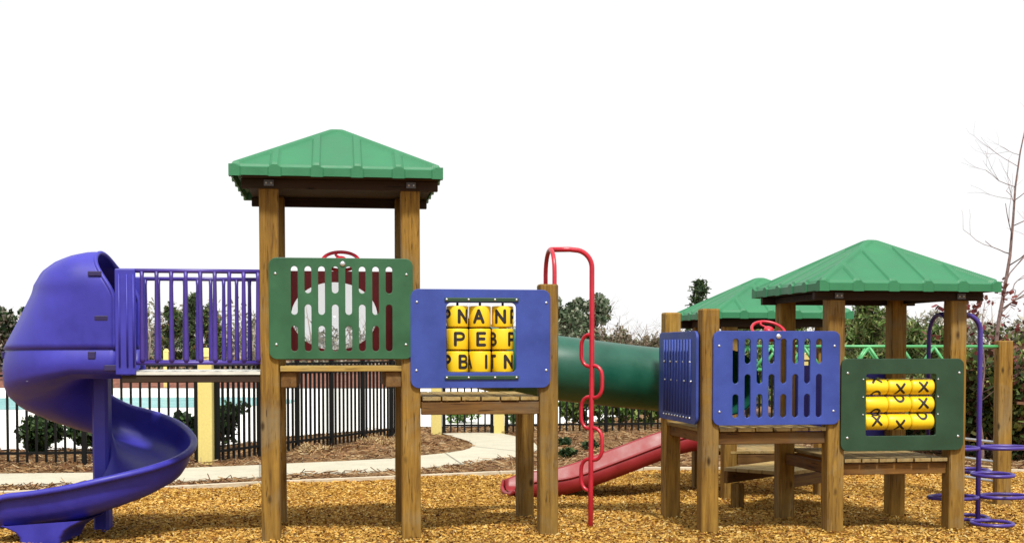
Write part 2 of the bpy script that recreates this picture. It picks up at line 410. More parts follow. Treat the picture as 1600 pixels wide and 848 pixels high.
# concrete path
near = [(-260, 762), (-100, 759), (0, 757), (150, 755.5), (305, 750), (405, 745.5), (450, 741), (535, 738), (618, 734), (656, 731.6), (720, 724), (775, 717.5), (809, 712.8), (832, 707), (842, 700.6), (836, 692), (809, 682), (785, 677), (772, 675)]
far = [(-260, 743), (-100, 741), (0, 739.5), (150, 738), (305, 730), (405, 726), (450, 723.6), (535, 720), (618, 715.5), (656, 711.4), (695, 707.5), (722, 703.5), (734, 700), (738, 697), (738, 692.6), (730, 688), (716, 684), (704, 680.5), (690, 676.5)]
b_ = MB(); N1 = [gp(*p) for p in near]; N2 = [gp(*p) for p in far]
vs_ = [(x, y, GZ) for x, y in N1] + [(x, y, GZ) for x, y in N2] + [(x, y, GZ - .08) for x, y in N1]
k = len(N1)
for i in range(k - 1): b_.add([vs_[i], vs_[i + 1], vs_[k + i + 1], vs_[k + i]], [(0, 1, 2, 3)]); b_.add([vs_[i], vs_[2 * k + i], vs_[2 * k + i + 1], vs_[i + 1]], [(0, 1, 2, 3)])
o = b_.build('path', M['path']); o['kind'] = 'structure'; o['label'] = 'curving pale concrete path leading to the pool gate'
bj = MB()  # thin strips of darker grout across the path
for i in (3, 5, 8, 10, 13):
    p, q = Vector((*N1[i], GZ + .004)), Vector((*N2[i], GZ + .004)); d = Vector((.012, 0, 0))
    bj.add([p - d, p + d, q + d, q - d], [(0, 1, 2, 3)])
o = bj.build('path_joint_lines', simple('joint_grout', (.22, .2, .16), .95)); o['kind'] = 'structure'; o['label'] = 'dark joints across the concrete path'
# pool terrace, water, far mulch bed
dk = [(-500, 704), (150, 702), (330, 697), (400, 690), (450, 682), (560, 673), (640, 667), (905, 664), (1010, 640), (930, 607), (-900, 605)]
b_ = MB(); P = [gp(*p) for p in dk]; b_.add([(x, y, GZ + .004) for x, y in P], [tuple(range(len(P)))])
o = b_.build('pool_terrace', M['pooldeck']); o['kind'] = 'structure'; o['label'] = 'bright white concrete pool terrace behind the fence'
pw = [(-600, 641), (60, 640), (250, 637), (340, 636), (420, 633), (455, 630), (462, 626), (440, 622.5), (380, 620.5), (250, 621), (100, 622), (-600, 622)]
b_ = MB(); P = [gp(*p) for p in pw]; b_.add([(x, y, GZ + .012) for x, y in P], [tuple(range(len(P)))])
o = b_.build('pool_water', M['water']); o['kind'] = 'structure'; o['label'] = 'turquoise swimming pool water beyond the fence'
b_ = MB(); b_.add([(-120, 51.5, GZ + .008), (14, 51.5, GZ + .008), (14, 75, GZ + .25), (-120, 75, GZ + .25)], [(0, 1, 2, 3)])
o = b_.build('mulch_bed', M['mulch']); o['kind'] = 'structure'; o['label'] = 'dark red mulch bank on the far side of the pool'
# pine straw litter
NS = 42000
Y = 13.6 + rng.random(NS) ** 1.3 * 15; X = (rng.random(NS) * 2 - 1) * (Y * .46)
pathpoly = [Vector((x, y)) for x, y in N1] + [Vector((x, y)) for x, y in reversed(N2)]
PP = np.array([(v.x, v.y) for v in pathpoly]); DP = np.array([gp(*p) for p in dk])
def inside(X, Y, poly):
    r_ = np.zeros(len(X), bool); j = len(poly) - 1
    for i in range(len(poly)):
        xi, yi = poly[i]; xj, yj = poly[j]
        c = ((yi > Y) != (yj > Y)) & (X < (xj - xi) * (Y - yi) / (yj - yi + 1e-12) + xi); r_ ^= c; j = i
    return r_
ok = ~inside(X, Y, PP) & ~inside(X, Y, DP) & (Y > np.interp(X, EX, EY) + .14); X, Y = X[ok], Y[ok]; n_ = len(X)
lump = .5 + .5 * np.sin(X * 2.1 + Y) * np.sin(Y * 1.3 - X * .7)
Z = GZ - .012 + rng.random(n_) * (.01 + .05 * lump)
A = rand_dirs(n_, .25); B = np.cross(A, rand_dirs(n_)); B /= np.linalg.norm(B, axis=1, keepdims=True)
cols = pick([(.22, .12, .055), (.30, .19, .09), (.15, .07, .03), (.38, .29, .17), (.07, .03, .02)], n_, .2, [.32, .26, .22, .12, .08])
me = quads_object('pine_straw', np.stack([X, Y, Z], 1), A * .07 * rng.uniform(.5, 1.3, (n_, 1)), B * .006, cols, M['needle'])
tag(link('pine_straw', me), 'reddish brown pine straw litter beside the concrete path', 'pine straw', kind='stuff')

# ------------------------------------------------------------------ play structure parts
PW = .14
def make_roof(parent, cx, cy, zb, Wd=1.525, rise=.40, fascia=.07):
    """moulded hip roof: raised ribs on every face, thick hips, rounded tip, rib ends showing on the fascia"""
    Hh = Wd / 2; N = 132; g = np.linspace(-Hh, Hh, N + 1)
    ribs = (-.585, -.195, .195, .585)
    def prof(d, wd): t = abs(d) / wd; return 1 if t < .6 else max(0, 1 - (t - .6) / .4)
    def top(x, y):
        m_ = max(abs(x), abs(y)); z = zb + fascia + rise * (1 - m_ / Hh)
        r_ = 0
        lat = y if abs(x) >= abs(y) else x
        for q in ribs:
            r_ = max(r_, prof(lat - q * Hh, .036) * (1 if m_ > abs(q) * Hh else 0))
        r_ = max(r_, prof((abs(x) - abs(y)) / 1.414, .045))
        z += .017 * r_
        if m_ < .06: z -= .022 * (1 - m_ / .06) ** 2
        if Hh - m_ < .02: z -= .012
        return z
    T = {}; V = []; Fc = []
    def outp(x, y):
        ox = oy = 0
        for q in ribs + (-1.0, 1.0):
            hw = .045 if abs(q) < 1 else .075
            if abs(abs(x) - Hh) < 1e-6 and abs(y - q * Hh) < hw: ox = .008 * (1 if x > 0 else -1)
            if abs(abs(y) - Hh) < 1e-6 and abs(x - q * Hh) < hw: oy = .008 * (1 if y > 0 else -1)
        return ox, oy
    for i in range(N + 1):
        for j in range(N + 1):
            x, y = g[i], g[j]; ox, oy = outp(x, y)
            V.append((cx + x + ox, cy + y + oy, top(x, y) + (.003 if ox or oy else 0)))
    K = (N + 1) ** 2
    for i in range(N + 1):
        for j in range(N + 1):
            x, y = g[i], g[j]; ox, oy = outp(x, y); m_ = max(abs(x), abs(y))
            if m_ > Hh - 1e-6: V.append((cx + x + ox, cy + y + oy, zb - (.006 if ox or oy else 0)))
            elif m_ > Hh - .022: V.append((cx + x, cy + y, zb))
            else: V.append((cx + x, cy + y, zb + fascia + rise * (1 - m_ / Hh) - .035 + (.01 if m_ < .1 else 0)))
    id_ = lambda i, j: i * (N + 1) + j
    for i in range(N):
        for j in range(N):
            a, b2, c, d = id_(i, j), id_(i + 1, j), id_(i + 1, j + 1), id_(i, j + 1)
            Fc.append((a, b2, c, d)); Fc.append((K + a, K + d, K + c, K + b2))
    for i in range(N):
        for (a, b2) in ((id_(i, 0), id_(i + 1, 0)), (id_(N, i), id_(N, i + 1)), (id_(i + 1, N), id_(i, N)), (id_(0, i + 1), id_(0, i))):
            Fc.append((a, K + a, K + b2, b2))
    b_ = MB(); b_.add(V, Fc, 0, False); r_ = b_.build('roof', M['roof'], parent)
    return r_
def roof_frame(parent, x0, x1, y0, y1, zb, h=.09):
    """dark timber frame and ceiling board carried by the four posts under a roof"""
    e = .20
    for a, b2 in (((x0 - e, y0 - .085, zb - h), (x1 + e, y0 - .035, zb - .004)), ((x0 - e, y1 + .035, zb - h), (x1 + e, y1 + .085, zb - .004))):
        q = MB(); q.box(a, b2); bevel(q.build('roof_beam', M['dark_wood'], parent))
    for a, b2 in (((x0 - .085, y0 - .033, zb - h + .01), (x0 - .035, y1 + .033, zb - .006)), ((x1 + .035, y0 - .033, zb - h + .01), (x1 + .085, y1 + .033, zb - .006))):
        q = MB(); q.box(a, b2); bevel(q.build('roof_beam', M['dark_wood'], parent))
    q = MB(); q.box((x0 - .19, y0 - .19, zb - .002), (x1 + .19, y1 + .19, zb + .018)); q.build('ceiling_board', M['dark_wood'], parent)  # board added very dark so its colour holds the shade under the roof
def bracket(parent, x, y, z):
    q = MB(); q.box((x - .035, y - .013, z - .022), (x + .035, y - .001, z + .022)); br = q.build('bracket', M['dsteel'], parent)
    bolts(br, [(x - .018, z), (x + .018, z)], .008, .008, y - .013)
def post(parent, x, y, z0, z1, mat_='post'):
    q = MB(); q.post(x, y, PW + random.uniform(-.003, .003), z0, z1, .009, tilt=(random.uniform(-.002, .002), 0)); return q.build('post', M[mat_], parent)
def planks(parent, x0, x1, y0, y1, z, along='y', wd=.135, gap=.012, t=.028):
    """deck boards in one mesh, running front to back"""
    q = MB(); n_ = int(round(((x1 - x0) if along == 'y' else (y1 - y0)) / (wd + gap))); 
    span = (x1 - x0) if along == 'y' else (y1 - y0); p = span / n_
    for k in range(n_):
        j = random.uniform(-.006, .006); jz = random.uniform(-.002, .002)
        if along == 'y': q.box((x0 + k * p + gap / 2, y0 + j, z - t), (x0 + (k + 1) * p - gap / 2, y1 + j, z + jz))
        else: q.box((x0 + j, y0 + k * p + gap / 2, z - t), (x1 + j, y0 + (k + 1) * p - gap / 2, z + jz))
    return bevel(q.build('deck', M['deck'], parent), .003)
def beam(parent, a, b2, mat_='beam', name='beam'):
    q = MB(); q.box(a, b2); return bevel(q.build(name, M[mat_], parent), .006)
def slot(cx, z0, z1, wd):
    r_ = wd / 2; p = []
    for k in range(9): t = R(180 * k / 8); p.append((cx + r_ * math.cos(t), z1 - r_ + r_ * math.sin(t)))
    for k in range(9): t = R(180 + 180 * k / 8); p.append((cx + r_ * math.cos(t), z0 + r_ + r_ * math.sin(t)))
    return p
def slotted_panel(parent, x0, x1, z0, mat_, y0=-.026, y1=-.004, name='slotted_panel', top_bolt=True):
    h = .74; holes = []; c = (x0 + x1) / 2; sp = (x1 - x0) * .0945
    for k in range(8):
        cx = c + (k - 3.5) * sp + .004
        if k % 2 == 0: rr = ((.052, .246), (.322, .685))
        else: rr = ((.052, .404), (.480, .685))
        for a, b2 in rr: holes.append(slot(cx, z0 + a, z0 + b2, .055))
    p = sheet(name, rrect(x0, x1, z0, z0 + h, .055), holes, y0, y1, M[mat_], parent)
    bolts(p, [(x0 + .045, z0 + .625), (x1 - .045, z0 + .625), (x0 + .05, z0 + .105), (x1 - .05, z0 + .105)], .010, .007, y0)
    if top_bolt:
        q = MB(); q.disc((c + .01, y0, z0 + .70), .021, .012, 'y', 18); q.build('wheel_bolt', M['steel'], p)
    return p
def steering_wheel(parent, cx, cz, y, r_=.135):
    w_ = thing_part = bpy.data.objects.new('steering_wheel', None)
    q = MB(); q.tube([(cx + r_ * math.cos(2 * math.pi * k / 40), y, cz + r_ * math.sin(2 * math.pi * k / 40)) for k in range(40)], .013, 10, closed=True)
    rim = q.build('steering_wheel', M['red_steel'], parent)
    q = MB(); q.disc((cx, y - .012, cz), .04, .02, 'y', 18); q.tube([(cx, y - .02, cz), (cx, y + .03, cz)], .038, 16); q.build('hub', M['red_steel'], rim)
    for a0 in (75, 195, 315):
        q = MB(); pts = []
        for k in range(9):
            t = k / 8; rr = .03 + (r_ - .03) * t; a = R(a0 + 38 * math.sin(t * 2.6)); pts.append((cx + rr * math.cos(a), y, cz + rr * math.sin(a)))
        q.tube(pts, .009, 8); q.build('spoke', M['red_steel'], rim)
    tilt = R(-56)
    for o_ in [rim] + list(rim.children):
        for v_ in o_.data.vertices:
            dy, dz = v_.co.y - y, v_.co.z - cz
            v_.co.y = y + dy * math.cos(tilt) - dz * math.sin(tilt); v_.co.z = cz + dy * math.sin(tilt) + dz * math.cos(tilt)
    bpy.data.objects.remove(w_); return rim

# ---- lettering by strokes
def A_(c, r1, r2, a0, a1, n=12): return [(c[0] + r1 * math.cos(R(a0 + (a1 - a0) * k / n)), c[1] + r2 * math.sin(R(a0 + (a1 - a0) * k / n))) for k in range(n + 1)]
GLY = {
 'P': [[(0, 0), (0, 1)], [(0, 1), (.4, 1)] + A_((.4, .73), .36, .27, 90, -90) + [(0, .46)]],
 'B': [[(0, 0), (0, 1)], [(0, 1), (.35, 1)] + A_((.35, .76), .32, .24, 90, -90) + [(0, .52)], [(.35, .52)] + A_((.38, .26), .36, .26, 90, -90) + [(0, 0)]],
 'N': [[(0, 0), (0, 1)], [(0, 1), (.75, 0)], [(.75, 0), (.75, 1)]],
 'A': [[(0, 0), (.38, 1)], [(.38, 1), (.76, 0)], [(.15, .34), (.61, .34)]],
 'E': [[(0, 0), (0, 1)], [(0, 1), (.62, 1)], [(0, .52), (.55, .52)], [(0, 0), (.62, 0)]],
 'I': [[(.3, 0), (.3, 1)]],
 'T': [[(.35, 0), (.35, 1)], [(0, 1), (.7, 1)]],
 'X': [[(0, 0), (.25, .35), (.55, .68), (.8, 1)], [(.02, .95), (.3, .6), (.56, .33), (.85, .06)]],
 'O': [A_((.4, .5), .42, .5, 0, 360, 28)],
}
def strokes(q, glyph, size, wd, fn, mi):
    """each stroke becomes a round-ended ribbon laid on the surface fn(u, v) -> 3D point"""
    for st in GLY[glyph]:
        pts = [(a * size, b2 * size) for a, b2 in st]; dense = [pts[0]]
        for (a, b2) in zip(pts[:-1], pts[1:]):
            d = math.dist(a, b2); m_ = max(1, int(d / .006))
            for k in range(1, m_ + 1): dense.append((a[0] + (b2[0] - a[0]) * k / m_, a[1] + (b2[1] - a[1]) * k / m_))
        def dirn(i):
            a = dense[max(0, i - 1)]; b2 = dense[min(len(dense) - 1, i + 1)]; l_ = math.dist(a, b2) or 1; return ((b2[0] - a[0]) / l_, (b2[1] - a[1]) / l_)
        ring = []
        for i, p in enumerate(dense):
            dx, dy = dirn(i); ring.append([(p[0] - dy * wd * s_, p[1] + dx * wd * s_) for s_ in (-.5, -.25, 0, .25, .5)])
        vs_ = [fn(*c) for rw in ring for c in rw]; fs = []
        for i in range(len(ring) - 1):
            for k in range(4): fs.append((i * 5 + k, i * 5 + k + 1, i * 5 + 6 + k, i * 5 + 5 + k))
        q.add(vs_, fs, mi)
        for p in (dense[0], dense[-1]):
            vv = [fn(*p)] + [fn(p[0] + wd * .5 * math.cos(2 * math.pi * k / 12), p[1] + wd * .5 * math.sin(2 * math.pi * k / 12)) for k in range(12)]
            q.add(vv, [(0, 1 + k, 1 + (k + 1) % 12) for k in range(12)], mi)
def lathe(q, prof, c, axis, n=40, mi=0):
    """prof = [(radius, along)] turned about 'z' or 'x' through c"""
    vs_ = []
    for r_, h in prof:
        for k in range(n):
            a = 2 * math.pi * k / n
            vs_.append((c[0] + r_ * math.cos(a), c[1] + r_ * math.sin(a), c[2] + h) if axis == 'z' else (c[0] + h, c[1] + r_ * math.cos(a), c[2] + r_ * math.sin(a)))
    fs = [(i * n + k, i * n + (k + 1) % n, (i + 1) * n + (k + 1) % n, (i + 1) * n + k) for i in range(len(prof) - 1) for k in range(n)]
    fs.append(tuple(range(n))); fs.append(tuple((len(prof) - 1) * n + k for k in range(n)))
    q.add(vs_, fs, mi, True)

# ================================================================== tall tower (left)
T1 = thing('play_tower', 'tall timber tower with a green hip roof and green slotted panel', 'play tower', (-1.783, 9.2, 0), R(8), 'roofed timber play towers')
S1 = 1.04; ZB1 = 2.698
for x, y in ((0, .07), (S1, .07), (0, .07 + S1), (S1, .07 + S1)): post(T1, x, y, -.35, ZB1 - .004)
make_roof(T1, S1 / 2 - .025, .07 + S1 / 2, ZB1)
roof_frame(T1, 0, S1, .07, .07 + S1, ZB1, .075)
for x in (0.0, S1): bracket(T1, x, -.02, ZB1 - .035)
d_ = planks(T1, .075, S1 - .075, .05, S1 + .1, 1.318, 'x', t=.03)
beam(T1, (-.0 + .072, .0, 1.283), (S1 - .072, .045, 1.325), 'edge_board', 'deck_edge')
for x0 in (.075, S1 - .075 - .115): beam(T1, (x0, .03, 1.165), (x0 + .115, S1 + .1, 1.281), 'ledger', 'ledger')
slotted_panel(T1, -.002, S1 + .008, 1.378, 'green')
steering_wheel(T1, S1 / 2 - .0, 2.11, .14)
ell = [(S1 / 2 - .05 + .36 * math.cos(2 * math.pi * k / 48), 1.725 + .285 * math.sin(2 * math.pi * k / 48)) for k in range(48)]
pp = sheet('porthole_panel', rrect(.0, S1, 1.36, 2.095, .05), [ell], 1.185, 1.205, M['red_dark'], T1)
q = MB(); vs_ = []; fs = []
for i in range(9):
    t = i / 8 * R(88); rr = math.cos(t)
    for k in range(40): a = 2 * math.pi * k / 40; vs_.append((S1 / 2 - .05 + .375 * rr * math.cos(a), 1.208 + .2 * math.sin(t), 1.725 + .3 * rr * math.sin(a)))
for i in range(8):
    for k in range(40): fs.append((i * 40 + k, i * 40 + (k + 1) % 40, i * 40 + 40 + (k + 1) % 40, i * 40 + 40 + k))
q.add(vs_, fs, 0, True); q.build('bubble_window', M['bubble'], pp)

# ================================================================== bridge to the spiral slide
BR = thing('bridge', 'purple railed bridge between the tall tower and the spiral slide', 'bridge', (-1.783, 9.2, 0), R(8))
LB = 1.06
q = MB(); q.box((-LB, -.0, 1.262), (-.072, 1.12, 1.284)); q.build('deck', M['pooldeck'] if False else simple('grey_bridge_deck', (.55, .55, .5), .7), BR)
for y0 in (.01, 1.05): beam(BR, (-LB, y0, 1.205), (-.072, y0 + .06, 1.258), 'dark_wood', 'side_beam')
for yy in (.02, 1.09):
    q = MB(); q.tube([(-LB - .02, yy, 2.018), (-.07, yy, 2.018)], .016, 12); rl = q.build('railing', M['violet'], BR)
    q = MB(); q.tube([(-LB - .02, yy, 1.348), (-.07, yy, 1.348)], .014, 12); q.build('lower_rail', M['violet'], rl)
    for k in range(10):
        x = -.085 - k * .1035 - (0.0 if yy < .5 else .03)
        q = MB(); q.tube([(x, yy, 1.352), (x, yy, 1.38), (x, yy, 1.96), (x, yy, 2.013)], [.019, .020, .0135, .017], 10); q.build('baluster', M['violet'], rl)
q = MB(); q.box((-LB - .04, -.012, 1.262), (-LB + .105, .012, 2.03)); sp_ = bevel(q.build('side_panel', M['purple'], BR), .008)
for x in (-LB - .01, -LB + .045, -LB + .09):
    q = MB(); q.tube([(x, -.014, 1.32), (x, -.014, 1.99)], .007, 8); q.build('moulded_rib', M['purple'], sp_)
q = MB(); q.box((-LB - .08, 1.02, 1.262), (-LB + .02, 1.045, 2.03)); bevel(q.build('side_panel', M['purple'], BR), .008)

# ================================================================== spiral slide
CX, CY = -3.237, 9.84
SS = thing('spiral_slide', 'purple plastic spiral slide with a domed hood', 'slide', (CX, CY, 0))
RO = .69
def zb(phi): return 1.235 - .25 * phi / 90 - .05 * sst(50, 140, phi) - .01 * sst(180, 280, phi) + .01 * sst(290, 360, phi)
def wall(phi):
    if phi < 120: return 1.452 - zb(phi)
    t = sst(120, 185, phi); return (1.452 - zb(120)) * (1 - t) + (.285 - .04 * sst(200, 270, phi) + .02 * sst(270, 350, phi)) * t
def section(hw, hi=.2, f=0):
    a = [(RO + .028, hw - .035), (RO + .034, hw - .012), (RO + .022, hw + .004), (RO - .004, hw + .004), (RO - .014, hw - .02), (RO - .018, .17), (RO - .034, .10), (RO - .07, .045), (RO - .14, .012),
            (.50, .0), (.36, .005), (.24, .03), (.16, .08), (.11, .14), (.085, hi), (.07, hi + .006), (.056, hi - .015)]
    b2 = [(RO + .004, hw), (RO + .006, hw - .002), (RO + .010, hw - .02), (RO + .018, hw * .84), (RO + .026, hw * .62), (RO + .022, hw * .35), (RO + .0, hw * .18), (RO - .05, .035), (RO - .13, .008)] + a[9:]
    return [(p[0] * (1 - f) + q_[0] * f, p[1] * (1 - f) + q_[1] * f) for p, q_ in zip(a, b2)]
q = MB(); rows = []
for k in range(6):                                    # straight entry
    x = .35 * (1 - k / 6); hw = 1.452 - 1.235
    rows.append([(x, -r_, 1.235 + h) for r_, h in section(hw, .2, 1)])
for k in range(0, 109):
    ph = 360 * k / 108; hw = wall(ph); a = R(ph)
    rows.append([(-r_ * math.sin(a), -r_ * math.cos(a), zb(ph) + h) for r_, h in section(hw, .2, 1 - sst(115, 175, ph))])
for k in range(1, 17):                                # run-out to the left
    t = k / 16; x = -.66 * t; zz = zb(360) - .075 * math.sin(t * math.pi / 2); hw = .265
    if t > .7: hw = .265 - .11 * ((t - .7) / .3) ** 2
    rows.append([(x, -r_, zz + h) for r_, h in section(hw)])
nS = len(rows[0]); vs_ = [p for rw in rows for p in rw]
fs = [(i * nS + k, i * nS + k + 1, (i + 1) * nS + k + 1, (i + 1) * nS + k) for i in range(len(rows) - 1) for k in range(nS - 1)]
q.add(vs_, fs, 0, True); ch = q.build('chute', M['purple'], SS)
so = ch.modifiers.new('thick', 'SOLIDIFY'); so.thickness = .014; so.offset = 0
# hood
zs_ = np.array([1.448, 1.465, 1.66, 1.82, 1.93, 2.03, 2.105, 2.15, 2.17]); ss_ = np.array([1.01, 1.0, .88, .79, .69, .54, .37, .22, .10])
seam = []
for k in range(7): seam.append((.33 - .33 * k / 7, -RO - .012, 0 if k == 0 else .1))
for k in range(0, 33): a = R(150 * k / 32); seam.append((-(RO + .012) * math.sin(a), -(RO + .012) * math.cos(a), 1))
last = seam[-1]
for k in range(1, 9): t = k / 8; seam.append((last[0] + (.28 - last[0]) * t, last[1] + (.04 - last[1]) * t, 1 - t))
XR, YC = .33, -.42; NZ = 26; rows = []
for i in range(NZ + 1):
    t = i / NZ; z = 1.448 + (2.17 - 1.448) * (1 - (1 - t) ** 1.6)
    s_ = float(np.interp(z, zs_, ss_)); wn = 1 if z < 1.90 else max(0.02, math.sqrt(max(0, 1 - ((z - 1.90) / .271) ** 2)))
    rw = []
    for (x, y, qf) in seam:
        X_ = XR + (x - XR) * s_
        if y < YC: Y_ = YC - (YC - y) * wn
        else: Y_ = YC + (y - YC) * wn * (1 - qf * (1 - s_ ** 1.2))
        Z_ = z
        rw.append((X_ - .18 * sst(1.8, 2.17, z), Y_, Z_))
    rows.append(rw)
nS = len(rows[0]); q = MB(); q.add([p for rw in rows for p in rw], [(i * nS + k, i * nS + k + 1, (i + 1) * nS + k + 1, (i + 1) * nS + k) for i in range(NZ) for k in range(nS - 1)] + [tuple(NZ * nS + k for k in range(nS))], 0, True)
hd = q.build('hood', M['purple'], SS)
so = hd.modifiers.new('thick', 'SOLIDIFY'); so.thickness = .016; so.offset = 0
q = MB(); q.tube([rows[i][0] for i in range(NZ + 1)] + [rows[i][-1] for i in range(NZ, -1, -1)], .016, 8); q.build('rim', M['purple'], hd)
q = MB(); q.tube([(p[0], p[1], 1.45) for p in rows[0]], .006, 8); q.build('seam_flange', M['purple'], hd)
for (x, z, wx, wz) in ((.19, 2.00, .10, .036), (.235, 1.675, .10, .040)):  # thin dark plates on the hood paint the shade of its recesses
    q = MB(); q.box((x - wx / 2, -RO - .022, z - wz / 2), (x + wx / 2, -RO - .010, z + wz / 2)); bevel(q.build('recess_shade_plate', M['purple_dark'], hd), .006)
for (a, z, wx, wz) in ((-1, 1.405, .055, .055), (64, 1.405, .04, .055)):  # same painted recess shade, as raised plates on the chute wall
    q = MB()
    if a < 0: q.box((.14, -RO - .04, z - wz / 2), (.14 + wx, -RO - .006, z + wz / 2))
    else:
        c_, s_ = math.sin(R(a)), math.cos(R(a)); t_ = Vector((-s_, c_, 0)) * wx / 2; n__ = Vector((-c_, -s_, 0))
        P0 = n__ * (RO + .006); P1 = n__ * (RO + .038)
        vv = [P0 - t_, P0 + t_, P1 + t_, P1 - t_]; q.add([(v.x, v.y, z - wz / 2) for v in vv] + [(v.x, v.y, z + wz / 2) for v in vv], [(0, 3, 2, 1), (4, 5, 6, 7), (0, 1, 5, 4), (1, 2, 6, 5), (2, 3, 7, 6), (3, 0, 4, 7)])
    bevel(q.build('recess_shade_plate', M['purple_dark'], ch), .006)
q = MB(); q.box((.26, -RO - .045, 1.29), (.38, -RO - .004, 1.335)); bevel(q.build('recess_shade_plate', M['purple_dark'], ch), .006)
q = MB(); q.post(0, 0, .125, -.3, 1.95, .02); q.build('column', M['purple'], SS)
# flared foot under the run-out
q = MB(); ring = []
for z, x0, x1, dz in ((-.2, -.385, -.10, 0), (0, -.385, -.10, 0), (.05, -.395, -.09, 0), (.09, -.43, -.06, .01), (.115, -.48, -.01, .02), (.135, -.54, .08, .045)):
    ring.append([(x0, -.69, z + .01), (x1, -.69, z + dz + .01), (x1, -.2, z + dz), (x0, -.2, z)])
fs = [(i * 4 + k, i * 4 + (k + 1) % 4, i * 4 + 4 + (k + 1) % 4, i * 4 + 4 + k) for i in range(5) for k in range(4)]
q.add([p for rg in ring for p in rg], fs); bevel(q.build('foot', M['purple'], SS), .02, 3)

# ================================================================== low platform with the spelling panel
T2 = thing('play_platform', 'open timber platform with a blue panel of yellow letter drums', 'play platform', (-.753, 9.345, 0), R(9))
S2 = 1.0505
for x, y in ((S2, .07), (S2, .07 + S2)): post(T2, x, y, -.35, 1.943 if y < .5 else 1.06)
q = MB()
planks(T2, .078, S2 - .075, .012, 1.17, 1.09, 'y')
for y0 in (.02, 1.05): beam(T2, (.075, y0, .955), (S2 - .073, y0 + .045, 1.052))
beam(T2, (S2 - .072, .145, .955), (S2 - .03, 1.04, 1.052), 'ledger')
x0, x1, z0 = -.005, S2 + .0, 1.160
ox0, ox1 = x0 + .262, x0 + .798
hole = rrect(ox0, ox1, z0 + .112, z0 + .64, .04)
SP = sheet('letter_panel', rrect(x0, x1, z0, z0 + .735, .06), [hole], -.028, -.006, M['blue'], T2)
bolts(SP, [(x0 + .045, z0 + .64), (x1 - .03, z0 + .64), (x0 + .04, z0 + .13), (x1 - .03, z0 + .13)], .010, .007, -.028)
for zz in (z0 + .660, z0 + .076):
    q = MB(); q.box((ox0 - .01, -.040, zz - .015), (ox1 + .015, -.030, zz + .015)); stp = bevel(q.build('rod_strip', M['dgreen'], SP), .004)
    bolts(stp, [(ox0 + .005, zz), (ox0 + .17, zz), (ox0 + .37, zz), (ox1 - .002, zz)], .009, .006, -.040)
DW = .163
cols_x = [ox0 + .096, ox0 + .268, ox0 + .442]
drum_txt = {(0, 0): [('P', -74), ('N', 26)], (1, 0): [('A', -14)], (2, 0): [('N', -20), ('P', 66)],
            (0, 1): [('P', 6), ('I', -100)], (1, 1): [('E', 4)], (2, 1): [('B', -70), ('P', 52)],
            (0, 2): [('P', -72), ('B', 30)], (1, 2): [('I', 32), ('A', -84)], (2, 2): [('T', -72), ('N', 28)]}
for ci, cx in enumerate(cols_x):
    q = MB(); q.tube([(cx, .055, z0 + .07), (cx, .055, z0 + .668)], .009, 10); q.build('drum_rod', M['iron'], SP)
    for ri in range(3):
        cz = z0 + .535 - ri * .1705; rr = .0825; cy = .060; h = .0795
        q = MB(); prof = [(.03, -h), (rr - .008, -h), (rr - .002, -h + .003), (rr, -h + .008), (rr, h - .008), (rr - .002, h - .003), (rr - .008, h), (.03, h)]
        lathe(q, prof, (cx, cy, cz), 'z', 48, 0)
        for ch_, deg in drum_txt[(ci, ri)]:
            sz = .088
            def fn(u, v, cx=cx, cy=cy, cz=cz, rr=rr, deg=deg):
                a = R(deg) + (u - .033) / rr; return (cx + (rr + .0012) * math.sin(a), cy - (rr + .0012) * math.cos(a), cz + v - .044)
            strokes(q, ch_, sz, .023, fn, 1)
        q.build('letter_drum', [M['yellow'], M['ink']], SP)
        if ri < 2:
            q = MB(); lathe(q, [(.03, -.006), (.03, .006)], (cx, cy, cz - .085), 'z', 20); q.build('spacer', M['orange'], SP)

# ================================================================== red climbing pole with alternating hoops
RP = thing('climbing_pole', 'red steel climbing pole with small alternating hoop steps and an arched top', 'climbing pole', (.637, 9.97, 0), R(9))
q = MB(); ztop = 2.235
pole = [(-.34, 0, ztop), (-.18, 0, ztop + .004)] + [(-.14 + .14 * math.sin(R(a)), 0, ztop - .14 + .14 * math.cos(R(a))) for a in range(0, 91, 10)] + [(0, 0, 1.2), (-.006, 0, .4), (-.008, 0, -.25)]
q.tube(pole, .0205, 12); q.build('pole', M['red_steel'], RP)
q = MB(); U = [(-.34, -.19, 1.1), (-.34, -.19, ztop - .19)] + [(-.34, -.19 * math.cos(R(a)), ztop - .19 + .19 * math.sin(R(a))) for a in range(15, 180, 15)] + [(-.34, .19, ztop - .19), (-.34, .19, 1.1)]
q.tube(U, .0175, 12); q.build('arch', M['red_steel'], RP)
for k in range(5):
    zt = 1.565 - k * .2485; s_ = -1 if k % 2 == 0 else 1
    q = MB(); dx, dy = s_ * .072, -s_ * .06; r_ = .09
    pts = [(0, 0, zt)]
    for a in range(0, 91, 18): pts.append((dx * (.25 + .75 * math.sin(R(a))), dy * (.25 + .75 * math.sin(R(a))), zt - r_ + r_ * math.cos(R(a))))
    for a in range(0, 91, 18): pts.append((dx * (.25 + .75 * math.cos(R(a))), dy * (.25 + .75 * math.cos(R(a))), zt - .255 + r_ - r_ * math.sin(R(a))))
    pts.append((0, 0, zt - .255)); q.tube(pts, .0155, 10); q.build('hoop_step', M['red_steel'], RP)

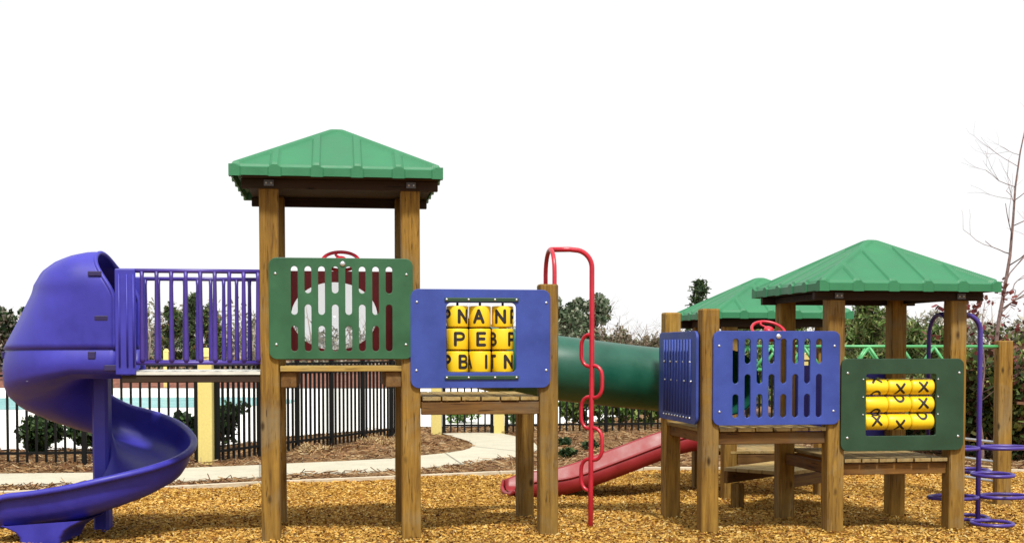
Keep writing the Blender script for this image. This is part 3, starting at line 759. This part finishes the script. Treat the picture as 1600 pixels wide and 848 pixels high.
# ================================================================== green crawl tube
def spline(ctrl, n_=14):
    P = [Vector(p) for p in ctrl]; P = [P[0] * 2 - P[1]] + P + [P[-1] * 2 - P[-2]]; o = []
    for i in range(1, len(P) - 2):
        for k in range(n_):
            t = k / n_; a, b2, c, d = P[i - 1], P[i], P[i + 1], P[i + 2]
            o.append(.5 * ((2 * b2) + (c - a) * t + (2 * a - 5 * b2 + 4 * c - d) * t * t + (3 * b2 - a - 3 * c + d) * t ** 3))
    o.append(P[-2]); return o
GT = thing('crawl_tube', 'green plastic crawl tube joining the letter platform and the corner platform', 'crawl tube', (.6, 11.2, 0))
tp = [Vector(p) - Vector((.6, 11.2, 0)) for p in spline([(-.38, 10.62, 1.42), (-.34, 10.95, 1.41), (-.02, 11.22, 1.33), (.55, 11.32, 1.262), (1.15, 11.52, 1.19), (1.62, 11.60, 1.15), (1.86, 11.42, 1.15), (1.93, 11.12, 1.15)])]
secs = [0, 28, 64, 86, len(tp) - 1]; RT = .292
for a, b2 in zip(secs[:-1], secs[1:]):
    q = MB(); sub = tp[a:b2 + 1]
    q.tube(sub, RT, 40, caps=False); q.tube(sub, RT - .012, 40, caps=False); sc_ = q.build('tube_section', M['tube'], GT)
for a in secs[1:-1]:
    q = MB(); q.tube(tp[a - 1:a + 2], [RT + .003, RT + .016, RT + .003], 40, caps=False); q.build('joint_collar', M['tube'], GT)

# ================================================================== corner platform and roofed tower (right)
RX, RY, RTH = 1.572, 9.857, R(9)
T3 = thing('play_platform', 'corner timber platform with blue slotted and blue grooved panels', 'play platform', (RX, RY, 0), RTH)
T4 = thing('play_tower', 'low roofed timber tower with dark green noughts and crosses panel', 'play tower', (RX + 1.05 * math.cos(RTH), RY + 1.05 * math.sin(RTH), 0), RTH, 'roofed timber play towers')
S = 1.05
for y in (.07, .07 + S): post(T3, 0, y, -.4, 1.768)
planks(T3, .075, S - .075, .012, S + .13, .822, 'y')
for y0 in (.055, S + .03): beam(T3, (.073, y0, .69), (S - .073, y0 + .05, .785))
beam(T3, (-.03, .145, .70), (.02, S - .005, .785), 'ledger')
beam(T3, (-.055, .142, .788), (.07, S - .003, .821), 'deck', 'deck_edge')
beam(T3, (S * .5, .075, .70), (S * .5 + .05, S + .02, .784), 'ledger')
slotted_panel(T3, .012, S + .012, .85, 'blue')
steering_wheel(T3, S / 2 - .0, 1.597, .14)
# grooved side panel between the two free posts, facing left
GP = sheet('grooved_panel', rrect(-S - .09, -.06, .85, 1.59, .06), [], -.103, -.082, M['blue'], T3)
GP.rotation_euler = (0, 0, R(-90)); GP.location = (0, 0, 0)
for k in range(10):
    q = MB(); x = -S + .09 + k * .083; q.tube([(x, -.105, .92), (x, -.105, 1.53)], .011, 8); q.build('moulded_rib', M['blue'], GP)
bolts(GP, [(-S + .1 + k * .185, 1.345) for k in range(5)] + [(-S + .13 + k * .185, 1.19) for k in range(5)] + [(-S + .09 + k * .083, .895) for k in range(10)], .008, .012, -.107)
# roofed tower
ZB4 = 1.912
for x, y in ((0, .07), (S, .07), (0, .07 + S), (S, .07 + S)): post(T4, x, y, -.45, ZB4 - .004)
make_roof(T4, S / 2 + .02, .07 + S / 2, ZB4)
roof_frame(T4, 0, S, .07, .07 + S, ZB4, .07)
for x in (0.0, S): bracket(T4, x, -.02, ZB4 - .035)
planks(T4, .075, S - .075, .012, S + .13, .562, 'y')
for y0 in (.055, S + .03): beam(T4, (.073, y0, .43), (S - .073, y0 + .05, .524))
for x0_ in (-.02, S - .03): beam(T4, (x0_, .145, .43), (x0_ + .05, S - .005, .524), 'ledger')
x0, x1, z0 = .03, S + .03, .632
hx0, hx1, hz0, hz1 = x0 + .205, x0 + .815, z0 + .115, z0 + .62
NP = sheet('noughts_and_crosses_panel', rrect(x0, x1, z0, z0 + .738, .055), [rrect(hx0, hx1, hz0, hz1, .02)], -.028, -.006, M['dgreen'], T4)
bolts(NP, [(x0 + .05, z0 + .625), (x1 - .04, z0 + .625), (x0 + .05, z0 + .105), (x1 - .045, z0 + .11)], .011, .007, -.028)
marks = {(0, 0): [('X', 70), ('O', -70)], (1, 0): [('X', -16)], (2, 0): [('X', -2), ('O', -120)],
         (0, 1): [('O', -72)], (1, 1): [('O', 58)], (2, 1): [('X', 8)],
         (0, 2): [('X', 14), ('O', 92)], (1, 2): [('X', -26)], (2, 2): [('O', 58)]}
for ri in range(3):
    cz = hz1 - .108 - ri * .142; cy = .045; rr = .066
    q = MB(); q.tube([(hx0 - .02, cy, cz), (hx1 + .02, cy, cz)], .010, 10); q.build('drum_rod', M['iron'], NP)
    bolts(NP, [(hx0 - .022, cz + .062), (hx1 + .012, cz + .062)], .007, .006, -.028)
    for ci in range(3):
        cx = hx0 + .105 + ci * .2 ; h = .0985
        q = MB(); lathe(q, [(.02, -h), (rr - .012, -h), (rr - .003, -h + .008), (rr, -h + .018), (rr, h - .018), (rr - .003, h - .008), (rr - .012, h), (.02, h)], (cx, cy, cz), 'x', 48, 0)
        for g_, deg in marks[(ci, ri)]:
            sz = .085
            def fn(u, v, cx=cx, cy=cy, cz=cz, rr=rr, deg=deg):
                a = R(deg) + (v - .042) / rr; return (cx + u - .036, cy - (rr + .0012) * math.cos(a), cz + (rr + .0012) * math.sin(a))
            strokes(q, g_, sz, .0195, fn, 1)
        q.build('game_drum', [M['yellow'], M['ink']], NP)
holes = [slot(.42 + k * .1, .72, 1.2, .05) for k in range(6)]
sheet('rear_panel', rrect(0.02, S, .60, 1.30, .05), holes, S + .15, S + .172, M['purple'], T4)

# ================================================================== rear roofed tower
RTx, RTy = 2.76, 13.95
u = Vector((math.cos(RTH), math.sin(RTH))); v = Vector((-math.sin(RTH), math.cos(RTH)))
org = Vector((RTx, RTy)) - u * .525 - v * .525
T5 = thing('play_tower', 'rearmost roofed timber tower, partly hidden behind the blue panels', 'play tower', (org.x, org.y, 0), RTH, 'roofed timber play towers')
ZB5 = 1.775
for x, y in ((0, 0), (S, 0), (0, S), (S, S)): post(T5, x, y, -.5, ZB5 - .004)
make_roof(T5, S / 2, S / 2, ZB5); roof_frame(T5, 0, S, 0, S, ZB5, .09)
planks(T5, .0, S, -.08, S + .06, .36, 'x'); 
for y0 in (-.07, S + .02): beam(T5, (.075, y0, .22), (S - .073, y0 + .05, .322))
# triangular step deck between the towers
T6 = thing('step_platform', 'low angled timber step platform in the shade under the right towers', 'step platform', (2.72, 12.45, GZ), R(48))
for k in range(5):
    pass
q = MB()
for k in range(5): q.box((-.55, -.36 + k * .145, .40), (.55, -.36 + k * .145 + .133, .435))
bevel(q.build('deck', M['deck'], T6), .003)
for y0 in (-.36, .31): beam(T6, (-.55, y0, .28), (.55, y0 + .045, .397))
for x, y in ((-.48, -.25), (.48, -.25), (-.48, .24), (.48, .24)):
    q = MB(); q.post(x, y, .10, -.2, .279); q.build('leg', M['post'], T6)

# ================================================================== red slide
ux, uy = math.cos(RTH), math.sin(RTH)
sl0 = Vector((2.20, 13.68))
SL = thing('slide', 'wide straight red plastic slide leading down from the rearmost tower', 'slide', (sl0.x, sl0.y, 0), RTH)
prof = []
for k in range(41):
    t = k / 40; x = -2.2 * t
    z = np.interp(-x, [0, .18, .35, .6, 1.0, 1.4, 1.62, 1.8, 1.98, 2.2], [.37, .368, .335, .255, .11, -.03, -.09, -.112, -.118, -.122])
    prof.append((x, float(z)))
# smooth
for _ in range(3):
    prof = [prof[0]] + [(prof[i][0], (prof[i - 1][1] + prof[i][1] * 2 + prof[i + 1][1]) / 4) for i in range(1, 40)] + [prof[40]]
WS = .72
def sec2(t):
    hN = .15 * (1 if t < .9 else 1 - .55 * (t - .9) / .1); hF = hN + .03
    return [(-.035, -.02), (-.035, hN - .03), (-.025, hN - .006), (.0, hN), (.022, hN - .012), (.035, hN - .05), (.045, hN - .055), (.052, hN - .06), (.06, .04), (.09, .01), (.16, .0), (WS - .16, .0), (WS - .09, .01), (WS - .055, .04), (WS - .04, hF - .012), (WS - .02, hF), (WS + .02, hF - .004), (WS + .03, hF - .03), (WS + .03, -.02)]
rows = []
for k, (x, z) in enumerate(prof):
    rows.append([(x, y, z + h) for y, h in sec2(k / 40)])
nS = len(rows[0]); q = MB(); q.add([p for rw in rows for p in rw], [(i * nS + k, i * nS + k + 1, (i + 1) * nS + k + 1, (i + 1) * nS + k) for i in range(40) for k in range(nS - 1)], 0, True)
ch2 = q.build('chute', M['red'], SL); so = ch2.modifiers.new('thick', 'SOLIDIFY'); so.thickness = .012; so.offset = 0
# rounded exit lip
q = MB(); z_ = prof[-1][1]
q.tube([(-2.2, -.03, z_ + .06), (-2.225, .05, z_ + .01), (-2.25, WS * .35, z_ - .004), (-2.25, WS * .65, z_ - .004), (-2.235, WS - .05, z_ + .02), (-2.2, WS + .02, z_ + .09)], .022, 10); q.build('exit_lip', M['red'], SL)
q = MB(); q.tube([(x, -.04, z + (.148 if k < 36 else .148 * (1 - .11 * (k - 36)))) for k, (x, z) in enumerate(prof)], .013, 8); q.build('side_rail', M['red'], SL)

# ================================================================== overhead ladder and its end posts
OL = thing('overhead_ladder', 'green zigzag steel overhead ladder running right to a lone timber post', 'overhead ladder', (4.98, 12.62, 0), 0)
def trl(a, b2, r_=.016): q = MB(); q.tube([a, b2], r_, 10); return q
ends = [((.0, 0), (-2.55, -.1)), ((-.14, .85), (-2.62, .75))]
for (a, b2) in ends:
    va, vb = Vector((*a, 0)), Vector((*b2, 0)); d = vb - va; zt, zl = 1.475, 1.24
    q = trl(va + Vector((0, 0, zt)), vb + Vector((0, 0, zt))); tr_ = q.build('truss', M['truss'], OL)
    q = trl(va + (vb - va) * .24 + Vector((0, 0, zl)), vb + Vector((0, 0, zl))); q.build('lower_chord', M['truss'], tr_)
    n_ = 6; d = d * .78; va = va + (vb - va) * .22
    for k in range(n_):
        p0 = va + d * ((k + .02) / n_); p1 = va + d * ((k + .5) / n_); p2 = va + d * ((k + .98) / n_)
        q = MB(); q.tube([p0 + Vector((0, 0, zl)), p1 + Vector((0, 0, zt))], .017, 8); q.tube([p1 + Vector((0, 0, zt)), p2 + Vector((0, 0, zl))], .017, 8); q.build('zigzag_bar', M['truss'], tr_)
for k in range(8):
    t = .26 + .72 * (k + .5) / 8; a = Vector((*ends[0][0], 1.24)).lerp(Vector((*ends[0][1], 1.24)), t); b2 = Vector((*ends[1][0], 1.24)).lerp(Vector((*ends[1][1], 1.24)), t)
    q = MB(); q.tube([a, b2], .014, 8); q.build('rung', M['truss'], OL)
q = MB(); q.post(.0, .03, PW, -.5, 1.535); q.build('post', M['post'], OL)
q = MB(); q.post(-.2, .93, PW, -.5, 1.52); q.build('post', M['post'], OL)
for z in (.50, .30, .10):
    q = MB(); q.tube([(-.05, .06, z), (-.26, .9, z)], .016, 8); q.build('step_bar', M['steel'], OL)

# ================================================================== purple loop climber
PC = thing('loop_climber', 'purple steel loop climber with flat ring steps and an arched top', 'climber', (3.955, 10.55, 0), R(9))
ztop = 1.738
q = MB(); pole = [(-.37, 0, ztop), (-.17, 0, ztop + .004)] + [(-.14 + .14 * math.sin(R(a)), 0, ztop - .14 + .14 * math.cos(R(a))) for a in range(0, 91, 10)] + [(0, 0, .9), (-.003, 0, -.3)]
q.tube(pole, .021, 12); q.build('pole', M['violet'], PC)
q = MB(); U = [(-.37, -.18, .6), (-.37, -.18, ztop - .18)] + [(-.37, -.18 * math.cos(R(a)), ztop - .18 + .18 * math.sin(R(a))) for a in range(15, 180, 15)] + [(-.37, .18, ztop - .18), (-.37, .18, .6)]
q.tube(U, .0175, 12); q.build('arch', M['violet'], PC)
for k, z in enumerate((.615, .405, .20, .0)):
    for s_ in (-1, 1):
        q = MB(); pts = []; big = .21 if k % 2 == 0 else .18
        for j in range(36):
            a = 2 * math.pi * j / 36; rr = big
            p, r2 = s_ * (rr + .02 + rr * math.cos(a)), rr * .72 * math.sin(a)
            pts.append((p, r2, z - .012 * s_ * 0) if k % 2 == 0 else (r2 * 1.25 + .02, p * .95, z))
        q.tube(pts, .0155, 8, closed=True); q.build('ring_step', M['violet'], PC)

# ================================================================== fences
def fence(label, p0, p1, nposts, name='fence', h=1.40, sp=.125):
    p0, p1 = Vector((*p0, 0)), Vector((*p1, 0)); d = p1 - p0; Ln = d.length
    T = thing(name, label, 'fence', (p0.x, p0.y, GZ - .01), math.atan2(d.y, d.x), 'black iron fence sections around the pool')
    for k in range(nposts):
        x = Ln * k / (nposts - 1); q = MB(); q.post(x, 0, .062, -.2, h + .04, .004); q.build('fence_post', M['iron'], T)
    for k in range(nposts - 1):
        a, b2 = Ln * k / (nposts - 1), Ln * (k + 1) / (nposts - 1); q = MB()
        for z in (.16, h - .16, h - .02): q.box((a + .03, -.014, z - .018), (b2 - .03, .014, z + .018))
        n_ = max(1, int((b2 - a) / sp)); 
        for j in range(1, n_): x = a + (b2 - a) * j / n_; q.box((x - .015, -.015, .03), (x + .015, .015, h - .003 if False else h - .0385)); 
        q.build('picket_panel', M['iron'], T)
    return T
c1 = gp(322, 722)
fence('black iron picket fence section behind the spiral slide', gp(-420, 729), (c1[0] - .14, c1[1]), 5)
fence('black iron picket fence section receding behind the tall tower', (c1[0] + .14, c1[1] + .05), gp(652, 677.5), 7)
c3 = gp(682, 676.5); c4 = gp(780, 676)
fence('black iron gate between two yellow pillars at the path end', (c3[0] + .14, c3[1]), (c4[0] - .14, c4[1]), 2, 'gate')
bpy.data.objects['gate']['category'] = 'gate'
fence('black iron picket fence section behind the crawl tube', (c4[0] + .14, c4[1]), (7.6, 25.2), 5)
def pillar(x, y, label, h=1.60, s_=1.0):
    T = thing('pillar', label, 'pillar', (x, y, GZ - .01), 0, 'square yellow fence pillars')
    q = MB(); q.post(0, 0, .20, -.1, h - .1, .008); q.build('shaft', M['pillar'], T)
    q = MB(); prof = [(.118, h - .10), (.118, h - .07)] + [(.105 * math.cos(R(a)), h - .07 + .10 * math.sin(R(a))) for a in range(0, 90, 12)]
    lathe(q, [(r_, z) for r_, z in prof], (0, 0, 0), 'z', 24); q.build('cap', M['pillar'], T)
pillar(c1[0], c1[1], 'yellow square fence pillar standing just right of the spiral slide')
pillar(c3[0], c3[1], 'yellow fence pillar on the left side of the pool gate')
pillar(c4[0], c4[1], 'yellow fence pillar on the right side of the pool gate')
pillar(-14.4, 52.0, 'distant yellow pillar on the far side of the pool')
pillar(6.65, 28.2, 'cream pillar seen through the slots of the blue panel')

# ================================================================== vegetation
def leaf_cloud(centres, rad, n_, size, palette, p=None, flat=.8, aspect=.55, power=.5):
    C = np.array(centres); k = rng.integers(0, len(C), n_); rad = np.array(rad)[k][:, None] if np.ndim(rad) else rad
    d = rand_dirs(n_); r_ = rng.random((n_, 1)) ** power
    P = C[k] + d * r_ * rad * np.array([1, 1, flat])
    A = rand_dirs(n_); B = np.cross(A, rand_dirs(n_)); B /= np.linalg.norm(B, axis=1, keepdims=True)
    s_ = size * rng.uniform(.5, 1.3, (n_, 1)); hue = rng.normal(1, .16, (len(C), 1))[k]
    return P, A * s_, B * s_ * aspect, np.clip(pick(palette, n_, .2, p) * hue, .003, .9)
def leaf_obj(name, parts, parent=None):
    P = np.concatenate([x[0] for x in parts]); A = np.concatenate([x[1] for x in parts]); B = np.concatenate([x[2] for x in parts]); c = np.concatenate([x[3] for x in parts])
    return link(name, quads_object(name, P, A, B, c, M['leaf']), parent)
def branches(q, p, d, ln, r_, depth, tips, spread=.6, up=.15, kids=(2, 3), mi=0, wob=.1):
    n_ = 4; pts = [Vector(p)]; dd = Vector(d).normalized()
    for k in range(n_):
        dd = (dd + Vector((random.gauss(0, wob), random.gauss(0, wob), random.gauss(0, wob * .6) + up * .2))).normalized(); pts.append(pts[-1] + dd * ln / n_)
    q.tube(pts, [r_ * (1 - .45 * k / n_) for k in range(n_ + 1)], 5 if depth > 1 else 4, mi)
    tips.append(pts[-1])
    if depth <= 0: return
    for k in range(random.randint(*kids)):
        t = random.choice((2, 3, 4, 4)); nd = (dd + Vector((random.gauss(0, spread), random.gauss(0, spread), random.gauss(0, spread * .5) + up))).normalized()
        branches(q, pts[t], nd, ln * random.uniform(.55, .8), r_ * .5, depth - 1, tips, spread, up, kids, mi, wob)
def broadleaf(name, label, x, y, h, cr, n_, size, pal, cat='tree', base=None, p=None, trunk=.35, bark='bark', group=None, rt=.05, flat=1.0):
    T = thing(name, label, cat, (x, y, GZ - .02 if base is None else base), random.uniform(0, 6), group)
    q = MB(); tips = []
    branches(q, (0, 0, -.1), (0, 0, 1), h * trunk + .1, rt, 0, tips)
    top = tips[-1]; tips = []
    for k in range(6):
        a = k * 1.05 + random.random(); branches(q, top, (math.cos(a) * .8, math.sin(a) * .8, 1.0), h * .36, rt * .6, 2, tips, .5, .2)
    q.build('trunk', M[bark], T)
    cs = []; rs = []
    for t in tips:
        if random.random() < .75:
            v_ = Vector(t); r2 = math.hypot(v_.x, v_.y)
            if r2 > cr: v_.x *= cr / r2; v_.y *= cr / r2
            v_.z = min(v_.z, h * .93); cs.append(tuple(v_)); rs.append(cr * random.uniform(.16, .34))
    for k in range(14):
        a = random.random() * 6.28; rr = cr * random.random() ** .5 * .85; z = h * random.uniform(trunk, .9)
        f = 1 - abs((z / h - .6) / .55) ** 2; cs.append((rr * f * math.cos(a), rr * f * math.sin(a), z)); rs.append(cr * random.uniform(.18, .34))
    leaf_obj('crown', [leaf_cloud(cs, rs, n_, size, pal, p, flat)], T)
    return T
def pine(label, x, y, h, cr, n_, pal, base=None, group='pine trees behind the playground', start=.25, size=.12, name='pine_tree'):
    T = thing(name, label, 'tree', (x, y, GZ - .02 if base is None else base), random.uniform(0, 6), group)
    q = MB(); q.tube([(0, 0, -.1), (.03, 0, h * .5), (0, .02, h)], [.03 + h * .012, .02 + h * .006, .012], 7); cs = []; rs = []
    z = h * start
    while z < h * .98:
        L_ = cr * (1 - (z / h) ** 1.5) * random.uniform(.75, 1.1) + .12
        for k in range(random.randint(3, 5)):
            a = random.random() * 6.28; l2 = L_ * random.uniform(.6, 1.1); tip = (math.cos(a) * l2, math.sin(a) * l2, z + l2 * random.uniform(.15, .45))
            q.tube([(0, 0, z), tip], [.014 + .004 * h * .5, .004], 4)
            for t in (.45, .7, 1.0): cs.append((tip[0] * t, tip[1] * t, z + (tip[2] - z) * t)); rs.append(.09 + .12 * random.random() + cr * .06)
        z += h * random.uniform(.05, .085)
    cs.append((0, 0, h)); rs.append(.15)
    q.build('trunk', M['bark'], T)
    leaf_obj('crown', [leaf_cloud(cs, rs, n_, size, pal, None, .8, .16)], T); return T
EVG = [(.03, .075, .018), (.055, .11, .025), (.02, .05, .015), (.10, .15, .04)]
DEVG = [(.02, .045, .018), (.035, .07, .02), (.012, .028, .012), (.06, .09, .03)]
PINE = [(.05, .09, .03), (.09, .13, .045), (.03, .06, .02), (.15, .18, .07), (.16, .10, .05)]
GREY = [(.30, .28, .23), (.42, .40, .34), (.24, .22, .17), (.20, .22, .14), (.36, .36, .28)]  # brightened palette, the haze over the far woods is put into the colour
# shrubs along the fence
def shrub(label, px, py, h, cr, n_=2600, pal=DEVG, size=.035, group='dark shrubs along the pool fence', dy=.45):
    x, y = gp(px, py); return broadleaf('shrub', label, x, y + dy, h, cr, n_, size, pal, 'shrub', None, None, .12, 'bark', group, .018)
shrub('large dark evergreen shrub behind the fence left of the spiral slide', 40, 712, .62, .42, 3400)
shrub('smaller dark evergreen shrub just left of the spiral slide column', 118, 708, .50, .36, 2600)
shrub('dark shrub at the foot of the yellow pillar beside the bridge', 340, 704, .86, .34, 2600)
shrub('low shrub peeping over the right edge of the spiral slide', 282, 704, .62, .33, 1800)
LG = [(.10, .2, .04), (.16, .27, .06), (.06, .12, .03), (.25, .3, .1)]
for k, (px, sz) in enumerate(((905, .75), (948, .85), (985, .8), (1022, .7))):
    shrub(('leafy green shrub behind the fence, leftmost under the crawl tube', 'leafy green shrub behind the fence under the middle of the crawl tube', 'leafy green shrub behind the fence right of the red pole', 'leafy green shrub behind the fence beside the corner platform')[k], px, 668, sz, .42, 1500, LG, .045, 'green shrubs behind the crawl tube', .6)
shrub('green shrub behind the pool gate', 712, 668, .55, .5, 1400, LG, .045, 'green shrubs behind the crawl tube', 1.6)
shrub('green shrub right of the pool gate', 815, 668, .6, .45, 1400, LG, .045, 'green shrubs behind the crawl tube', 1.0)
for k, (px, py) in enumerate(((880, 695), (884, 712), (925, 700))):
    x, y = gp(px, py); broadleaf('ground_plant', ('small dark ground plant furthest back beside the red slide', 'small dark ground plant just right of the blue panel post', 'small dark ground plant behind the red climbing pole')[k], x, y, .13, .2, 380, .03, DEVG, 'plant', None, None, .1, 'bark', 'low plants in the pine straw', .006)
for k, (px, py) in enumerate(((478, 703), (588, 690), (890, 668))):
    x, y = gp(px, py); T = thing('grass_tuft', ('dry grass tuft beside the fence, left behind the tall tower', 'dry grass tuft beside the fence, right behind the tall tower', 'dry grass tuft behind the crawl tube')[k], 'grass tuft', (x, y, GZ - .02), 0, 'dry grass tufts by the fence')
    n_ = 900; th = rng.random(n_) * 6.28; rr = rng.random(n_) ** .7 * .42; hh = .13 * (1 - rr / .5)
    P = np.stack([rr * np.cos(th), rr * np.sin(th), hh * rng.random(n_)], 1); A = rand_dirs(n_, .8); A[:, 2] = abs(A[:, 2]); B = np.cross(A, rand_dirs(n_)); B /= np.linalg.norm(B, axis=1, keepdims=True)
    link('blades', quads_object('blades', P, A * .07, B * .005, pick([(.4, .26, .12), (.22, .11, .06), (.55, .42, .22)], n_), M['needle']), T)
# far woods: one mass
C = []; rs = []; NW = 900
for k in range(NW):
    x = random.uniform(-52, 52); y = random.uniform(70, 84)
    hgt = 2.6 + 1.1 * math.sin(x * .42) * math.sin(x * .17 + 1) + random.uniform(-.7, .9)
    if x > 1 and x < 12: hgt *= .62
    z = random.uniform(0, 1) ** .8 * hgt; C.append((x, y, z + .1)); rs.append(random.uniform(.35, 1.0))
parts = [leaf_cloud(C, rs, 42000, .13, GREY, [.28, .2, .22, .18, .12], 1.1, .35)]
parts.append(leaf_cloud([c for c in C if random.random() < .22], .8, 12000, .14, [(.09, .12, .065), (.13, .16, .09), (.17, .19, .13)], None, 1.1, .4))
w_ = leaf_obj('woodland', parts); tag(w_, 'grey brown winter woodland along the horizon behind the pool', 'woodland', kind='stuff')
q = MB()
for k in range(420):
    x = random.uniform(-50, 50); y = random.uniform(69, 84); h = random.uniform(2.2, 4.2) * (.7 if 1 < x < 12 else 1)
    q.tube([(x, y, GZ - .1), (x + random.gauss(0, .1), y, h * .5), (x + random.gauss(0, .3), y, h)], [.06, .045, .012], 4)
    for j in range(4):
        z = h * random.uniform(.35, .9); a = random.choice((-1, 1)); q.tube([(x, y, z), (x + a * random.uniform(.3, .8), y, z + random.uniform(.4, .9))], [.025, .006], 3)
tag(q.build('woodland_trunks', simple('pale_winter_bark', (.3, .26, .22), .9)), 'thin bare winter trunks in the distant woods', 'woodland', kind='stuff')
# distinct trees
def tree_at(px, Yd): return (px - 800) / F * Yd
def hgt(py, Yd): return EYE + (545 - py) * Yd / F - GZ
pine('dark pine standing above the woods behind the middle of the bridge', tree_at(303, 66), 66, hgt(462, 66), 1.15, 3600, [(.07, .105, .05), (.10, .14, .065), (.05, .075, .035)], size=.16)  # needle colours lightened to carry distance haze
pine('lower pine in the woods behind the left half of the bridge', tree_at(268, 67), 67, hgt(474, 67), 1.0, 2400, PINE, size=.16)
pine('lower pine in the woods behind the right half of the bridge', tree_at(329, 65), 65, hgt(478, 65), 1.0, 2400, PINE, size=.16)
broadleaf('evergreen_tree', 'evergreen tree behind the left edge of the spiral slide', tree_at(12, 60), 60, hgt(480, 60), 1.5, 3500, .13, DEVG + GREY[:2], rt=.08, group='evergreen trees beyond the pool')
broadleaf('evergreen_tree', 'round evergreen tree rising above the crawl tube beside the red pole', tree_at(898, 42), 42, hgt(458, 42), 1.05, 4200, .075, [(.10, .14, .08), (.16, .2, .12), (.05, .075, .04), (.28, .3, .22)], rt=.07, trunk=.3, group='evergreen trees beyond the pool')
bush = [(.17, .13, .09), (.12, .11, .06), (.22, .18, .13), (.09, .08, .05), (.10, .12, .05)]
for k, (px, py, Yd) in enumerate(((955, 505, 46), (1000, 518, 48), (1035, 522, 46), (925, 522, 44))):
    broadleaf('bare_thicket', ('brown thicket above the crawl tube right of the red pole', 'brown thicket above the middle of the crawl tube', 'brown thicket beside the grooved blue panel', 'brown thicket directly behind the red pole')[k], tree_at(px, Yd), Yd, hgt(py, Yd), 1.15, 3600, .05, bush, 'thicket', None, None, .2, 'bark', 'brown thickets above the crawl tube', .03)
def bare_tree(label, x, y, h, r_, depth=4, bark='bark', group=None, lean=(0, 0), spread=.5, kids=(2, 3), first=.35, name='bare_tree', nb=9):
    T = thing(name, label, 'tree', (x, y, GZ - .02), 0, group); q = MB(); tips = []
    n_ = 10; pts = [Vector((lean[0] * (k / n_) ** 1.3 + .03 * math.sin(k * 1.3), lean[1] * k / n_, -.1 + (h + .1) * k / n_)) for k in range(n_ + 1)]
    q.tube(pts, [r_ * (1 - .85 * k / n_) for k in range(n_ + 1)], 8)
    for k in range(nb):
        t = first + (1 - first) * (k + random.random() * .5) / nb; i = min(n_ - 1, int(t * n_)); p = pts[i].lerp(pts[i + 1], t * n_ - i)
        a = random.random() * 6.28; branches(q, p, (math.cos(a), math.sin(a), random.uniform(.2, .7)), h * .22 * (1.15 - t) + .25, r_ * .36 * (1.15 - t), depth - 2, tips, spread, .12, kids, 0, .16)
    q.build('trunk', M[bark], T); return T, tips
for k, (px, py) in enumerate(((940, 470), (968, 492), (1010, 505), (1048, 500), (650, 500))):
    bare_tree(('thin bare tree right beside the red climbing pole', 'spindly bare tree above the crawl tube thicket', 'spindly bare tree left of the corner platform', 'spindly bare tree behind the grooved blue panel', 'thin bare tree behind the letter platform')[k], tree_at(px, 44), 44, hgt(py, 44), .045, 4, group='thin bare trees beyond the fence', nb=14)
pine('young pine whose top shows left of the rear green roof', tree_at(1093, 40), 40, hgt(440, 40), .75, 1500, DEVG, size=.11, start=.35)
# right-hand evergreens
for k, (px, py, Yd, cr) in enumerate(((1352, 462, 24, .95), (1385, 485, 26, .9), (1425, 505, 25, .8), (1463, 520, 24, .8), (1330, 500, 27, .9), (1240, 488, 30, 1.0), (1168, 478, 31, 1.0), (1215, 500, 29, .9))):
    pine(('tall young pine framed in the left opening of the right tower', 'bushy pine just right of the tall one in the right tower opening', 'pine seen behind the rear right post of the right tower', 'short pine behind the purple arch', 'low pine at the left of the right tower opening', 'pine filling the gap under the rear roof, right part', 'pine filling the gap under the rear roof, left part', 'pine low in the middle under the rear roof')[k],
         tree_at(px, Yd), Yd, hgt(py, Yd), cr * .85, 4600, [(.11, .19, .045), (.17, .26, .075), (.06, .11, .03), (.26, .30, .12), (.14, .12, .06)], size=.085, start=.08)
hedge = [(.06, .10, .03), (.13, .18, .05), (.025, .045, .015), (.25, .27, .09), (.12, .06, .035)]
for k, (px, py, Yd, cr) in enumerate(((1520, 545, 18.6, .72), (1572, 520, 18.2, .8), (1618, 500, 18.0, .95), (1670, 505, 18.3, 1.0), (1470, 570, 19.5, .7), (1545, 505, 21.0, .9), (1420, 575, 20.5, .7), (1370, 580, 20.5, .7))):
    broadleaf('hedge_shrub', ('dark evergreen shrub behind the purple loop climber', 'dark evergreen shrub behind the lone right post', 'tall dark evergreen shrub at the right edge', 'dark evergreen shrub just past the right edge', 'low shrub behind the right tower front post', 'taller evergreen shrub rising behind the lone post', 'low shrub behind the dark green panel', 'low shrub left behind the dark green panel')[k],
              tree_at(px, Yd), Yd, hgt(py, Yd), cr, 6500, .045, hedge, 'shrub', None, None, .06, 'bark', 'evergreen shrubs at the right edge', .03)
T, tips = bare_tree('tall slender bare tree at the right edge of the playground', tree_at(1545, 19), 19, hgt(185, 19), .048, 4, 'bark_red', None, (.52, 0), .5, (1, 3), .40, nb=15)
T, tips = bare_tree('small tree with dull red leaves behind the purple climber', tree_at(1534, 17.6), 17.6, hgt(470, 17.6), .026, 5, 'bark_red', None, (.02, 0), .6, (2, 3), .4, 'red_leaf_tree', nb=10)
leaf_obj('leaves', [leaf_cloud([tuple(t) for t in tips], .14, 300, .036, [(.16, .035, .04), (.2, .06, .05), (.10, .04, .03)], None, 1, .6)], T)
